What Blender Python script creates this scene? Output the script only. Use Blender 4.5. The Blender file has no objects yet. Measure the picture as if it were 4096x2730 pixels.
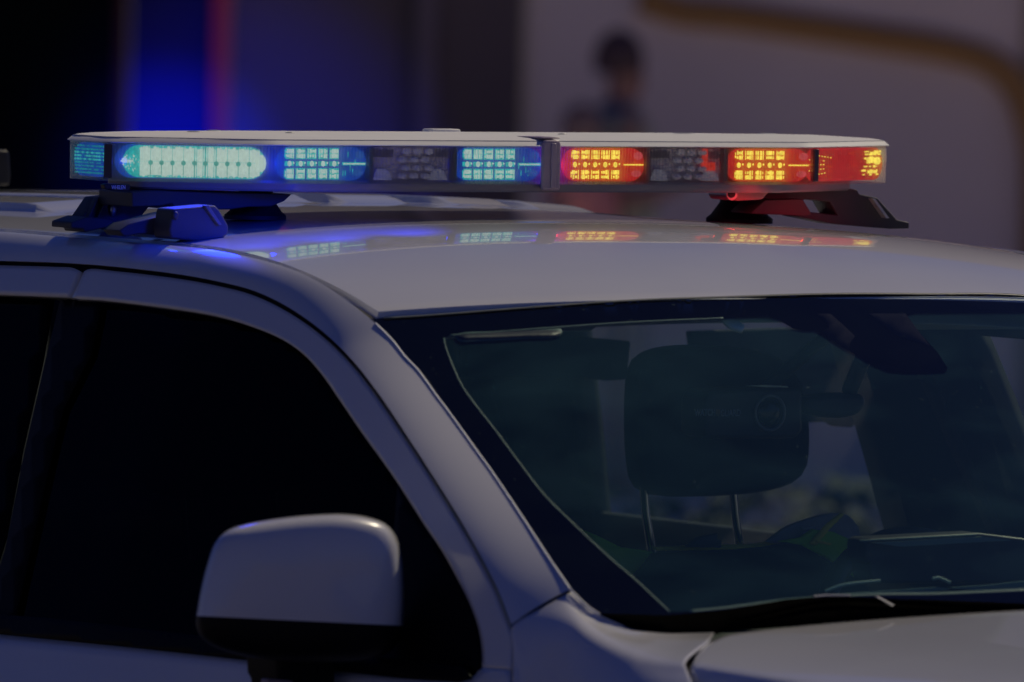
import bpy, math, random
import numpy as np
from mathutils import Vector, Matrix
from mathutils.geometry import delaunay_2d_cdt
random.seed(7)
R = math.radians
ZL = 1.9                      # height of the light bar's middle above the ground; all z below are relative to it
# ------------------------------------------------------------------ camera
AZ, EL, ROLL, DIST, PPM = R(31), R(2.5), math.atan(.02), 16.0, 2730.0
FWD = Vector((math.sin(AZ)*math.cos(EL), math.cos(AZ)*math.cos(EL), -math.sin(EL)))
r0 = Vector((math.cos(AZ), -math.sin(AZ), 0)); u0 = r0.cross(FWD)
RT = r0*math.cos(ROLL) + u0*math.sin(ROLL); UP = u0*math.cos(ROLL) - r0*math.sin(ROLL)
TGT = RT*(106/PPM) - UP*(703/PPM)
CAM = TGT - FWD*DIST
LENS = 36*DIST*PPM/4096
cd = bpy.data.cameras.new('camera'); co = bpy.data.objects.new('camera', cd)
bpy.context.scene.collection.objects.link(co)
m = Matrix((RT, UP, -FWD)).transposed().to_4x4(); m.translation = CAM + Vector((0, 0, ZL)); co.matrix_world = m
cd.lens = LENS; cd.sensor_width = 36; cd.clip_start = .5; cd.clip_end = 800
cd.dof.use_dof = True; cd.dof.focus_distance = 15.75; cd.dof.aperture_fstop = 6.3
scn = bpy.context.scene; scn.camera = co
# ------------------------------------------------------------------ world, sun, exposure
w = bpy.data.worlds.new('World'); scn.world = w; w.use_nodes = True
nt = w.node_tree; bg = nt.nodes['Background']; sky = nt.nodes.new('ShaderNodeTexSky')
sky.sky_type = 'NISHITA'; sky.sun_disc = False
SUN = Vector((.98, .36, 1.0)).normalized()
sky.sun_elevation = math.asin(SUN.z); sky.sun_rotation = math.atan2(SUN.x, SUN.y)
sky.air_density = 1.0; sky.dust_density = .2; sky.ozone_density = 8.0
wb = nt.nodes.new('ShaderNodeMix'); wb.data_type = 'RGBA'; wb.blend_type = 'MULTIPLY'; wb.inputs[0].default_value = 1
wb.inputs[7].default_value = (.44, .52, 1.25, 1)      # the photograph's cold white balance in the shade
nt.links.new(sky.outputs[0], wb.inputs[6]); nt.links.new(wb.outputs[2], bg.inputs[0]); bg.inputs[1].default_value = .055
sd = bpy.data.lights.new('sun', 'SUN'); so = bpy.data.objects.new('sun', sd); scn.collection.objects.link(so)
sd.energy = 5.0; sd.angle = R(.5); sd.color = (1, .865, .63)
so.rotation_euler = (-SUN).to_track_quat('-Z', 'Y').to_euler(); so.location = (0, 0, 12)
scn.view_settings.view_transform = 'Standard'; scn.view_settings.look = 'None'
EXPO = -1.45
scn.view_settings.exposure = EXPO; scn.view_settings.gamma = 1; scn.view_settings.use_curve_mapping = False
scn.cycles.max_bounces = 10; scn.cycles.transparent_max_bounces = 16
scn.cycles.sample_clamp_indirect = 4; scn.cycles.use_denoising = True
EK = 2**(-EXPO)               # lamps are set by how bright they look at this exposure

# ------------------------------------------------------------------ materials
MT = {}
def nodes(name):
    mt = bpy.data.materials.new(name); mt.use_nodes = True
    t = mt.node_tree; return mt, t, t.nodes, t.links, t.nodes['Principled BSDF']
def mat(name, col, rough=.5, metal=0, coat=0, spec=.5, var=.12, scale=18, bump=0, bscale=200, sheen=0):
    if name in MT: return MT[name]
    mt, t, N, L, b = nodes(name)
    tc = N.new('ShaderNodeTexCoord'); nz = N.new('ShaderNodeTexNoise'); nz.inputs['Scale'].default_value = scale
    nz.inputs['Detail'].default_value = 6
    L.new(tc.outputs['Object'], nz.inputs['Vector'])
    mx = N.new('ShaderNodeMix'); mx.data_type = 'RGBA'
    mx.inputs[6].default_value = (*[c*(1-var) for c in col], 1); mx.inputs[7].default_value = (*[min(1, c*(1+var)) for c in col], 1)
    L.new(nz.outputs['Fac'], mx.inputs[0]); L.new(mx.outputs[2], b.inputs['Base Color'])
    mr = N.new('ShaderNodeMapRange'); mr.inputs[3].default_value = rough*.88; mr.inputs[4].default_value = min(1, rough*1.15)
    L.new(nz.outputs['Fac'], mr.inputs[0]); L.new(mr.outputs[0], b.inputs['Roughness'])
    b.inputs['Metallic'].default_value = metal; b.inputs['Coat Weight'].default_value = coat
    b.inputs['Coat Roughness'].default_value = .02; b.inputs['Specular IOR Level'].default_value = spec
    b.inputs['Sheen Weight'].default_value = sheen
    if bump:
        n2 = N.new('ShaderNodeTexNoise'); n2.inputs['Scale'].default_value = bscale; L.new(tc.outputs['Object'], n2.inputs['Vector'])
        bp = N.new('ShaderNodeBump'); bp.inputs['Strength'].default_value = bump; bp.inputs['Distance'].default_value = .002
        L.new(n2.outputs['Fac'], bp.inputs['Height']); L.new(bp.outputs[0], b.inputs['Normal'])
    MT[name] = mt; return mt
def emis(name, col, k=1, var=.25, scale=120, gloss=True):
    """an LED or glow-painted surface: col is how it looks on screen (linear) at the scene's exposure"""
    if name in MT: return MT[name]
    mt, t, N, L, b = nodes(name)
    tc = N.new('ShaderNodeTexCoord'); nz = N.new('ShaderNodeTexNoise'); nz.inputs['Scale'].default_value = scale; nz.inputs['Detail'].default_value = 3
    L.new(tc.outputs['Object'], nz.inputs['Vector'])
    mr = N.new('ShaderNodeMapRange'); mr.inputs[1].default_value = .3; mr.inputs[2].default_value = .7
    mr.inputs[3].default_value = EK*k*(1-var); mr.inputs[4].default_value = EK*k*(1+var)
    L.new(nz.outputs['Fac'], mr.inputs[0]); L.new(mr.outputs[0], b.inputs['Emission Strength'])
    b.inputs['Emission Color'].default_value = (*col, 1); b.inputs['Base Color'].default_value = (.02, .02, .02, 1)
    b.inputs['Roughness'].default_value = .3
    MT[name] = mt; return mt
def glass(name, tint, ior=1.45, dust_haze=0.0, dust_haze_col=(.5, .55, .5), flute=False, k=1.0):
    if name in MT: return MT[name]
    mt, t, N, L, b = nodes(name); N.remove(b); out = N['Material Output']
    tr = N.new('ShaderNodeBsdfTransparent'); tr.inputs[0].default_value = (*tint, 1)
    gl = N.new('ShaderNodeBsdfGlossy'); gl.inputs['Roughness'].default_value = .0; gl.inputs[0].default_value = (k, k, k, 1)
    fr = N.new('ShaderNodeFresnel'); gm_ = N.new('ShaderNodeNewGeometry'); mi = N.new('ShaderNodeMix'); mi.data_type = 'FLOAT'
    mi.inputs[2].default_value = ior; mi.inputs[3].default_value = 1/ior; L.new(gm_.outputs['Backfacing'], mi.inputs[0]); L.new(mi.outputs[0], fr.inputs[0])   # a thin pane: same from both sides
    mx = N.new('ShaderNodeMixShader'); L.new(fr.outputs[0], mx.inputs[0]); L.new(tr.outputs[0], mx.inputs[1]); L.new(gl.outputs[0], mx.inputs[2])
    tc = N.new('ShaderNodeTexCoord')
    if flute: gl.inputs['Roughness'].default_value = .08
    last = mx
    if flute:
        tl_ = N.new('ShaderNodeBsdfTranslucent'); tl_.inputs[0].default_value = (.9, .9, .9, 1)
        mf = N.new('ShaderNodeMixShader'); mf.inputs[0].default_value = .26; L.new(mx.outputs[0], mf.inputs[1]); L.new(tl_.outputs[0], mf.inputs[2]); last = mf
    if dust_haze:
        df = N.new('ShaderNodeBsdfDiffuse'); df.inputs[0].default_value = (*dust_haze_col, 1)
        n1 = N.new('ShaderNodeTexNoise'); n1.inputs['Scale'].default_value = 3.2; n1.inputs['Detail'].default_value = 7; n1.inputs['Distortion'].default_value = .6
        mp = N.new('ShaderNodeMapping'); mp.inputs['Scale'].default_value = (1, 2.2, .6); mp.inputs['Rotation'].default_value = (0, .5, .4)
        L.new(tc.outputs['Object'], mp.inputs[0]); L.new(mp.outputs[0], n1.inputs['Vector'])
        m1 = N.new('ShaderNodeMapRange'); m1.inputs[1].default_value = .42; m1.inputs[2].default_value = .78; m1.inputs[3].default_value = dust_haze*.55; m1.inputs[4].default_value = dust_haze*1.7
        L.new(n1.outputs['Fac'], m1.inputs[0])
        n2 = N.new('ShaderNodeTexNoise'); n2.inputs['Scale'].default_value = 190; n2.inputs['Detail'].default_value = 1; L.new(tc.outputs['Object'], n2.inputs['Vector'])
        m2 = N.new('ShaderNodeMapRange'); m2.inputs[1].default_value = .775; m2.inputs[2].default_value = .80; m2.inputs[3].default_value = 0; m2.inputs[4].default_value = .22
        L.new(n2.outputs['Fac'], m2.inputs[0])
        ad = N.new('ShaderNodeMath'); ad.operation = 'ADD'; ad.use_clamp = True; L.new(m1.outputs[0], ad.inputs[0]); L.new(m2.outputs[0], ad.inputs[1])
        m3 = N.new('ShaderNodeMixShader'); L.new(ad.outputs[0], m3.inputs[0]); L.new(mx.outputs[0], m3.inputs[1]); L.new(df.outputs[0], m3.inputs[2]); last = m3
    L.new(last.outputs[0], out.inputs[0]); MT[name] = mt; return mt
PAINT = mat('white_car_paint', (.78, .78, .79), .32, coat=1, var=.025, scale=5)
SEAL = mat('black_rubber_seal', (.012, .012, .013), .7, var=.2)
BLKPL = mat('black_plastic', (.018, .018, .020), .45, bump=.25, bscale=900)
TRIM = mat('black_gloss_trim', (.004, .004, .006), .5, spec=.08)
FRIT = mat('black_ceramic_frit', (.0015, .0015, .003), .9, spec=0)
CABIN = mat('dark_cabin_trim', (.040, .050, .054), .8, spec=.15)
CLOTH = mat('dark_seat_cloth', (.018, .022, .030), .9, spec=.1, bump=.5, bscale=1500, sheen=.2)
CHROME = mat('chrome', (.75, .77, .8), .12, metal=1, var=.05)
STEEL = mat('bare_steel', (.45, .45, .46), .35, metal=1, var=.15)
BRKT = mat('black_bracket_metal', (.055, .055, .060), .5, spec=.4, var=.2)
WGLASS = glass('windscreen_glass', (.92, 1.0, .98), 1.50, dust_haze=.010, dust_haze_col=(.35, .50, .45), k=.8)
SGLASS = glass('tinted_side_glass', (.07, .075, .085), 1.5, k=.15)

# ------------------------------------------------------------------ building helpers
ORG = {}
def link(o, parent=None):
    scn.collection.objects.link(o)
    if parent is not None: o.parent = parent; ORG[o.name] = ORG[parent.name]
    return o
def tag(o, label, cat, group=None, kind=None):
    o['label'] = label; o['category'] = cat
    if group: o['group'] = group
    if kind: o['kind'] = kind
    return o
def thing(name, loc, label, cat, group=None):
    o = bpy.data.objects.new(name, None); o.empty_display_size = .05
    o.location = Vector(loc) + Vector((0, 0, ZL)); ORG[o.name] = Vector(loc); scn.collection.objects.link(o)
    return tag(o, label, cat, group)
def mesh(name, verts, faces, mt, parent=None, smooth=True, solid=0, face_cam=False, bevel=0, auto=None, org=None, mats=None, fmat=None):
    """verts in scene coordinates (z relative to the light bar)."""
    o = bpy.data.objects.new(name, bpy.data.meshes.new(name)); link(o, parent)
    if parent is None:
        oo = Vector(org) if org is not None else Vector((0, 0, 0))
        ORG[o.name] = oo; o.location = oo + Vector((0, 0, ZL))
    off = ORG[o.name]
    vs = [Vector(v) - off for v in verts]
    me = o.data; me.from_pydata([tuple(v) for v in vs], [], faces); me.update()
    if face_cam:
        s = 0; cl = CAM - off
        for p in me.polygons: s += p.normal.dot((cl - p.center).normalized())*p.area
        if s < 0: me.flip_normals()
    for mm in (mats or [mt]): me.materials.append(mm)
    if fmat:
        for p, i in zip(me.polygons, fmat): p.material_index = i
    if smooth:
        for p in me.polygons: p.use_smooth = True
    if auto is not None:
        try: me.set_sharp_from_angle(angle=R(auto))
        except Exception: pass
    if solid:
        md = o.modifiers.new('thick', 'SOLIDIFY'); md.thickness = solid; md.offset = -1; md.use_even_offset = False
    if bevel:
        md = o.modifiers.new('bevel', 'BEVEL'); md.width = bevel; md.segments = 3; md.limit_method = 'ANGLE'; md.angle_limit = R(35)
        me.polygons.foreach_set('use_smooth', [True]*len(me.polygons)); 
        try: me.set_sharp_from_angle(angle=R(60))
        except Exception: pass
    return o
def ray(px, py):
    d = FWD*DIST + RT*((px-2048)/PPM) + UP*((1365-py)/PPM); return d.normalized()
def PX(px, py, X): d = ray(px, py); return CAM + d*((X-CAM.x)/d.x)
def PY(px, py, Y): d = ray(px, py); return CAM + d*((Y-CAM.y)/d.y)
def PZ(px, py, Z): d = ray(px, py); return CAM + d*((Z-CAM.z)/d.z)
def PD(px, py, dep): d = ray(px, py); return CAM + d*(dep/d.dot(FWD))       # at a distance from the camera
def HIT(px, py, F, a=13.0, b=19.0, n=120):
    d = ray(px, py); p0 = a; f0 = F(CAM+d*a)
    for i in range(1, n+1):
        t = a+(b-a)*i/n; f1 = F(CAM+d*t)
        if f0*f1 <= 0:
            lo, hi, flo = p0, t, f0
            for _ in range(30):
                mid = (lo+hi)/2; fm = F(CAM+d*mid)
                if flo*fm <= 0: hi = mid
                else: lo, flo = mid, fm
            return CAM+d*lo
        p0, f0 = t, f1
    t = a+(b-a)*.5; return CAM+d*t
def cat(pts, n, closed=False):
    """Catmull-Rom through pts, n samples evenly by length (works for 2D or 3D)"""
    P = [np.array(p, float) for p in pts]; k = len(P); out = []
    segs = k if closed else k-1
    for i in range(segs):
        if closed: a, b, c, d = P[(i-1) % k], P[i], P[(i+1) % k], P[(i+2) % k]
        else: a, b, c, d = P[max(i-1, 0)], P[i], P[i+1], P[min(i+2, k-1)]
        if not closed and i == 0: a = 2*b-c
        if not closed and i == k-2: d = 2*c-b
        la, lb, lc = (max(1e-6, np.linalg.norm(b-a))**.5, max(1e-6, np.linalg.norm(c-b))**.5, max(1e-6, np.linalg.norm(d-c))**.5)
        m1 = (c-b) - lb*((c-a)/(la+lb) - (b-a)/la); m2 = (c-b) - lb*((d-b)/(lb+lc) - (d-c)/lc)
        m1 = (b-a)*lb/la*0 + ((c-b)/lb - (c-a)/(la+lb) + (b-a)/la)*lb; m2 = ((d-c)/lc - (d-b)/(lb+lc) + (c-b)/lb)*lb
        for s in range(14):
            t = s/14; out.append((2*t**3-3*t*t+1)*b + (t**3-2*t*t+t)*m1 + (-2*t**3+3*t*t)*c + (t**3-t*t)*m2)
    out.append(P[0] if closed else P[-1]); O = np.array(out)
    L = np.concatenate([[0], np.cumsum(np.linalg.norm(np.diff(O, axis=0), axis=1))])
    q = np.linspace(0, L[-1], n+1 if closed else n)
    if closed: q = q[:-1]
    return np.stack([np.interp(q, L, O[:, j]) for j in range(O.shape[1])], 1)
def gridfaces(nr, nc, wrap=False):
    return [(r*nc+c, r*nc+(c+1) % nc, (r+1)*nc+(c+1) % nc, (r+1)*nc+c) for r in range(nr-1) for c in range(nc if wrap else nc-1)]
def inpoly(x, y, P):
    c = False; j = len(P)-1
    for i in range(len(P)):
        xi, yi = P[i]; xj, yj = P[j]
        if (yi > y) != (yj > y) and x < (xj-xi)*(y-yi)/(yj-yi)+xi: c = not c
        j = i
    return c
def sheet(name, poly, F, mt, parent, g=60, solid=.004, dense=18, hole=None, **kw):
    """a panel whose outline is poly (pixels), lying on the surface F"""
    def dens(pl):
        out = []
        for i in range(len(pl)):
            a = np.array(pl[i], float); b = np.array(pl[(i+1) % len(pl)], float); n = max(1, int(np.linalg.norm(b-a)/dense))
            for s in range(n): out.append(tuple(a+(b-a)*s/n))
        return out
    D = dens(poly); vs = [Vector(p) for p in D]; ed = [(i, (i+1) % len(D)) for i in range(len(D))]
    H = None
    if hole:
        H = dens(hole); k = len(vs); vs += [Vector(p) for p in H]; ed += [(k+i, k+(i+1) % len(H)) for i in range(len(H))]
    xs = [p[0] for p in D]; ys = [p[1] for p in D]; Da = np.array(D if not H else D+H)
    y = min(ys)+g*.5
    while y < max(ys):
        x = min(xs)+g*.5
        while x < max(xs):
            if inpoly(x, y, D) and not (H and inpoly(x, y, H)) and np.min(np.hypot(Da[:, 0]-x, Da[:, 1]-y)) > g*.4: vs.append(Vector((x, y)))
            x += g
        y += g
    r = delaunay_2d_cdt(vs, ed, [], 0, 1e-3)
    V2, Fc = r[0], r[2]; fs = []
    for f in Fc:
        cx = sum(V2[i][0] for i in f)/len(f); cy = sum(V2[i][1] for i in f)/len(f)
        if inpoly(cx, cy, D) and not (H and inpoly(cx, cy, H)): fs.append(tuple(f))
    V3 = [F(v[0], v[1]) for v in V2]
    return mesh(name, V3, fs, mt, parent, solid=solid, face_cam=True, **kw)
def box(name, c, h, mt, parent=None, rz=0, bevel=.003, org=None, rx=0, ry=0):
    M = Matrix.Rotation(rz, 3, 'Z') @ Matrix.Rotation(ry, 3, 'Y') @ Matrix.Rotation(rx, 3, 'X'); c = Vector(c)
    vs = [c + M @ Vector((sx*h[0], sy*h[1], sz*h[2])) for sz in (-1, 1) for sy in (-1, 1) for sx in (-1, 1)]
    fs = [(0, 2, 3, 1), (4, 5, 7, 6), (0, 1, 5, 4), (2, 6, 7, 3), (0, 4, 6, 2), (1, 3, 7, 5)]
    return mesh(name, vs, fs, mt, parent, smooth=False, bevel=bevel, org=org if org is not None else c)
def prism(name, pts, vec, mt, parent=None, bevel=0, org=None, smooth=False):
    pts = [Vector(p) for p in pts]; vec = Vector(vec); n = len(pts)
    vs = [p - vec*.5 for p in pts] + [p + vec*.5 for p in pts]
    nrm = Vector((0, 0, 0))
    for i in range(n): nrm += pts[i].cross(pts[(i+1) % n])
    fl = nrm.dot(vec) > 0
    fs = [tuple(range(n))[::-1] if fl else tuple(range(n)), tuple(range(n, 2*n)) if fl else tuple(range(n, 2*n))[::-1]]
    for i in range(n):
        j = (i+1) % n; q = (i, j, n+j, n+i); fs.append(q if fl else q[::-1])
    return mesh(name, vs, fs, mt, parent, smooth=smooth, bevel=bevel, org=org)
def tube(name, pts, rad, mt, parent=None, seg=12, org=None, caps=True):
    P = [Vector(p) for p in pts]; n = len(P); vs = []; fs = []
    rs = rad if isinstance(rad, (list, tuple)) else [rad]*n
    ref = Vector((.1, .2, 1)).normalized()
    for i in range(n):
        t = (P[min(i+1, n-1)] - P[max(i-1, 0)]).normalized()
        a = t.cross(ref); a = a.normalized() if a.length > 1e-3 else t.orthogonal().normalized(); b = t.cross(a)
        for k in range(seg):
            an = 2*math.pi*k/seg; vs.append(P[i] + (a*math.cos(an)+b*math.sin(an))*rs[i])
    fs = gridfaces(n, seg, True)
    if caps: fs += [tuple(range(seg))[::-1], tuple(range((n-1)*seg, n*seg))]
    return mesh(name, vs, fs, mt, parent, auto=50, org=org)
def ell(name, c, r, mt, parent=None, rz=0, ns=16, nr=10, org=None, cut=None):
    c = Vector(c); M = Matrix.Rotation(rz, 3, 'Z'); vs = []
    for i in range(nr+1):
        th = math.pi*i/nr if cut is None else cut*i/nr
        for k in range(ns):
            ph = 2*math.pi*k/ns
            vs.append(c + M @ Vector((r[0]*math.sin(th)*math.cos(ph), r[1]*math.sin(th)*math.sin(ph), r[2]*math.cos(th))))
    return mesh(name, vs, gridfaces(nr+1, ns, True), mt, parent, org=org if org is not None else c)
def Q(ox, oy, s): return lambda pts: [(ox+x*s, oy+y*s) for x, y in pts]
def textobj(name, body, loc, right, up, size, mt, parent, depth=.0004, width=None):
    cu = bpy.data.curves.new(name, 'FONT'); cu.body = body; cu.size = size; cu.extrude = depth; cu.align_x = 'CENTER'; cu.align_y = 'CENTER'; cu.resolution_u = 4
    cu.offset = size*.012
    t = bpy.data.objects.new(name+'_tmp', cu); scn.collection.objects.link(t)
    me = bpy.data.meshes.new_from_object(t.evaluated_get(bpy.context.evaluated_depsgraph_get()))
    bpy.data.objects.remove(t); bpy.data.curves.remove(cu)
    o = bpy.data.objects.new(name, me); link(o, parent)
    rgt = Vector(right).normalized(); upv = Vector(up); upv = (upv - rgt*upv.dot(rgt)).normalized(); nn = rgt.cross(upv)
    sx = 1.0
    if width:
        xs = [v.co.x for v in me.vertices]; sx = width/max(1e-6, max(xs)-min(xs))
    off = Vector(loc) - ORG[o.name]
    for v in me.vertices: v.co = rgt*v.co.x*sx + upv*v.co.y + nn*v.co.z + off
    me.materials.clear(); me.materials.append(mt); return o

# ------------------------------------------------------------------ the ground
gm = mat('pale_concrete', (.20, .18, .17), .9, var=.2, scale=1.2, bump=.4, bscale=60)
g = mesh('ground', [(-300, -300, -ZL), (300, -300, -ZL), (300, 300, -ZL), (-300, 300, -ZL)], [(0, 1, 2, 3)], gm, smooth=False)
g['kind'] = 'structure'

# ------------------------------------------------------------------ far buildings behind the car (all well out of focus)
DB = 41.0; KB = DB/DIST/PPM
H0 = Vector((math.sin(AZ), math.cos(AZ), 0))
CG = Vector((CAM.x, CAM.y, 0))
def slab(name, px0, px1, z0, z1, near, far, mt, parent=None, label=None, cat_=None, bevel=.01):
    """an upright block facing the street: px0..px1 are read off at DB metres; z above ground; near/far = metres in front of the wall plane"""
    u_0, u_1 = (px0-2048)*KB, (px1-2048)*KB
    c = CG + H0*(DB-(near+far)/2) + r0*(u_0+u_1)/2; c.z = (z0+z1)/2 - ZL
    o = box(name, c, (abs(u_1-u_0)/2, abs(near-far)/2, (z1-z0)/2), mt, parent, rz=-AZ, bevel=bevel)
    if label: tag(o, label, cat_)
    return o
pv = [CG + H0*(DB-a) + r0*b for a, b in ((.3, -14), (14, -14), (14, 40), (.3, 40))]
pv = mesh('pavement', [(p.x, p.y, -ZL+.004) for p in pv], [(0, 1, 2, 3)], mat('pale_paving', (.78, .70, .64), .9, var=.15, scale=1), smooth=False)  # pale sheet added to bounce sunlight onto the wall
pv['kind'] = 'structure'
def zB(py): return PD(2048, py, DB).z + ZL
wall_grey = mat('grey_render', (.93, .76, .68), .9, var=.10, scale=1.5, bump=.3, bscale=30)
wall_blue = mat('dark_grey_cladding', (.16, .12, .12), .8, var=.10, scale=1.0)
wall_dark = mat('black_green_door', (.004, .006, .006), .9, var=.3, spec=.05)
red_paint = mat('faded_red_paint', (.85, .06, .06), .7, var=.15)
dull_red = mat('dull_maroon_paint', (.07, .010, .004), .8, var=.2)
ochre = mat('ochre_paint', (.50, .27, .09), .8, var=.15)
gw = slab('render_wall', 2075, 9000, 0, 3.0, 0, -.4, wall_grey, label='pale grey rendered wall filling the blurred background on the right', cat_='wall')
cw = slab('clad_wall', 900, 2070, 0, 5.5, .05, -.4, wall_blue, label='dark blue-grey clad wall between the red post and the pale wall', cat_='wall')
slab('joint_strip', 1640, 1725, 0, 5.4, .09, .055, mat('lighter_joint', (.22, .17, .19), .8), cw)
slab('joint_strip', 1590, 1636, 0, 5.4, .085, .055, mat('darker_joint', (.10, .08, .08), .8), cw)
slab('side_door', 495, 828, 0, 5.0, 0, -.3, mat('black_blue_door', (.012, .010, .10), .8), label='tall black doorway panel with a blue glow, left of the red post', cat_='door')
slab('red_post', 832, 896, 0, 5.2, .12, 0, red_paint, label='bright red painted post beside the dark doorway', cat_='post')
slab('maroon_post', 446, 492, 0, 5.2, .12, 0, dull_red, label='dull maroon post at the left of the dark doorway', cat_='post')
slab('shutter_wall', -7000, 443, 0, 5.5, 0, -.4, wall_dark, label='nearly black wall at the far left', cat_='wall')  # the blackness is this wall's own colour
slab('taller_block', 2300, 16000, 0, 11, -9, -15, wall_grey, label='unseen tall pale block added beyond the rendered wall to hide sky from the hood', cat_='building')  # unseen, added so the hood mirrors no patch of sky
# curved ochre band painted round the wall's arch
arc = cat([(2560, -10), (2720, 45), (2900, 62), (3200, 105), (3500, 150), (3800, 200), (3960, 250), (4060, 340), (4120, 480), (4150, 640), (4160, 1100)], 60)
av = []; af = []
for i, p in enumerate(arc):
    t = arc[min(i+1, 59)]-arc[max(i-1, 0)]; t /= np.linalg.norm(t); nn = np.array([-t[1], t[0]])*58
    a, b = PD(p[0]-nn[0], p[1]-nn[1], DB-.06), PD(p[0]+nn[0], p[1]+nn[1], DB-.06)
    for q in (a, b): av.append(q)
ab = mesh('arch_band', av, [(2*i, 2*i+1, 2*i+3, 2*i+2) for i in range(59)], ochre, None, solid=.05, face_cam=True, org=PD(3800, 200, DB-.06))
tag(ab, 'curved ochre band arching across the pale grey wall, upper right', 'trim')
# a darker bay beyond the band on the right
slab('shaded_pier', 4075, 4700, 0, 2.6, .04, .01, mat('brown_pier', (.40, .31, .20), .9), label='brown pier at the right end of the pale wall', cat_='pier')

# ------------------------------------------------------------------ hedgerow added behind the car to hide sunlit paving in its far window
hc = CG + H0*27.0 + r0*((2860-2048)/PPM*27/DIST); hc.z = -ZL
rh = random.Random(3); HV = []; HF = []
for k in range(9000):
    u_, w_, z_ = rh.uniform(-2.6, 2.6), rh.uniform(-.35, .35), rh.uniform(.02, .80)
    z_ *= 1-.25*(w_/.35)**2; z_ += .05*math.sin(u_*5)+rh.uniform(-.03, .05)
    p_ = hc + r0*u_ + H0*w_ + Vector((0, 0, max(.02, z_))); a_ = Vector((rh.uniform(-1, 1), rh.uniform(-1, 1), rh.uniform(-.5, 1))).normalized(); b_ = a_.orthogonal().normalized(); l_ = rh.uniform(.03, .06)
    n_ = len(HV); HV += [p_-a_*l_, p_+b_*l_*.5, p_+a_*l_, p_-b_*l_*.5]; HF.append((n_, n_+1, n_+2, n_+3))
hedge = thing('hedge', hc, 'low dark green hedgerow added to hide sunlit paving behind the far rear window', 'hedge')
mesh('foliage', HV, HF, mat('hedge_leaves', (.022, .040, .020), .8, var=.4, scale=2), hedge, smooth=False)
box('stem_core', hc + Vector((0, 0, .36)), (2.55, .26, .34), mat('hedge_core', (.02, .03, .015), .9), hedge, rz=-AZ, bevel=.05)
# ------------------------------------------------------------------ people standing far behind
def person(name, px, py_top, dep, mats_, label, face, hgt):
    top = PD(px, py_top, dep); base = Vector((top.x, top.y, -ZL)); H = hgt
    root = thing(name, base, label, 'person', 'people standing by the far wall')
    s = H/1.75; rr = r0*face[0] + H0*face[1]; rr.normalize(); sd_ = Vector((0, 0, 1)).cross(rr)
    def q(a, f, z): return sd_*a*s + rr*f*s + Vector((0, 0, z*s))
    J = [('pel', q(0, 0, .95), .14), ('bel', q(0, .02, 1.10), .13), ('che', q(0, .01, 1.32), .15), ('nec', q(0, .0, 1.50), .055), ('hd0', q(0, .03, 1.58), .08), ('hd1', q(0, .03, 1.67), .085),
         ('sl', q(.17, 0, 1.42), .065), ('el', q(.24, -.02, 1.14), .045), ('wl', q(.22, .12, .92), .032), ('hl', q(.21, .17, .86), .035),
         ('sr', q(-.17, 0, 1.42), .065), ('er', q(-.24, -.02, 1.14), .045), ('wr', q(-.20, .18, 1.20), .032), ('hr', q(-.16, .24, 1.25), .035),
         ('tl', q(.10, .0, .88), .09), ('kl', q(.11, .03, .48), .06), ('al', q(.11, 0, .08), .042), ('fl', q(.12, .14, .03), .035),
         ('tr', q(-.10, .0, .88), .09), ('kr', q(-.11, .01, .48), .06), ('ar', q(-.11, -.03, .08), .042), ('fr', q(-.12, .11, .03), .035)]
    ix = {j[0]: i for i, j in enumerate(J)}
    E = [('pel', 'bel'), ('bel', 'che'), ('che', 'nec'), ('nec', 'hd0'), ('hd0', 'hd1'), ('che', 'sl'), ('sl', 'el'), ('el', 'wl'), ('wl', 'hl'), ('che', 'sr'), ('sr', 'er'), ('er', 'wr'), ('wr', 'hr'),
         ('pel', 'tl'), ('tl', 'kl'), ('kl', 'al'), ('al', 'fl'), ('pel', 'tr'), ('tr', 'kr'), ('kr', 'ar'), ('ar', 'fr')]
    me = bpy.data.meshes.new('body'); me.from_pydata([tuple(j[1]) for j in J], [(ix[a], ix[b]) for a, b in E], [])
    o = bpy.data.objects.new('body', me); link(o, root); me.materials.append(mats_[0])
    md = o.modifiers.new('skin', 'SKIN'); md.use_smooth_shade = True
    if me.skin_vertices:
        for k, j in enumerate(J): me.skin_vertices[0].data[k].radius = (j[2]*s, j[2]*s)
        me.skin_vertices[0].data[0].use_root = True
    sb = o.modifiers.new('sub', 'SUBSURF'); sb.levels = sb.render_levels = 2
    def loft(nm, rings, mt):
        vs = []; 
        for (cx, cy, cz, rx, ry) in rings:
            for k in range(20):
                an = 2*math.pi*k/20; vs.append(base + q(cx + rx*math.cos(an), cy + ry*math.sin(an), cz))
        return mesh(nm, vs, gridfaces(len(rings), 20, True), mt, root, solid=.006)
    loft('shirt', [(0, 0, .88, .19, .14), (0, .01, 1.0, .18, .135), (0, .02, 1.15, .175, .135), (0, .01, 1.32, .20, .145), (0, 0, 1.42, .22, .12), (0, 0, 1.48, .14, .09), (0, 0, 1.51, .07, .07)], mats_[1])
    loft('trousers', [(.0, .02, .10, .20, .10), (0, .02, .5, .19, .11), (0, .01, .8, .19, .13), (0, .0, .95, .185, .138)], mats_[2])
    ell('hair', base + q(0, .0, 1.675), (.098*s, .105*s, .12*s), mats_[3], root, rz=0, cut=2.0)
    return root
skin = mat('skin', (.42, .22, .17), .6); dark_hair = mat('dark_hair', (.10, .06, .065), .7, bump=.5)
person('person', 2478, 150, 40.2, [skin, mat('green_cloth', (.50, .52, .38), .9), mat('khaki_trousers', (.46, .42, .38), .9), dark_hair],
       'blurred person with dark hair and green top standing behind the light bar', (1, .15), 1.70)
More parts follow.
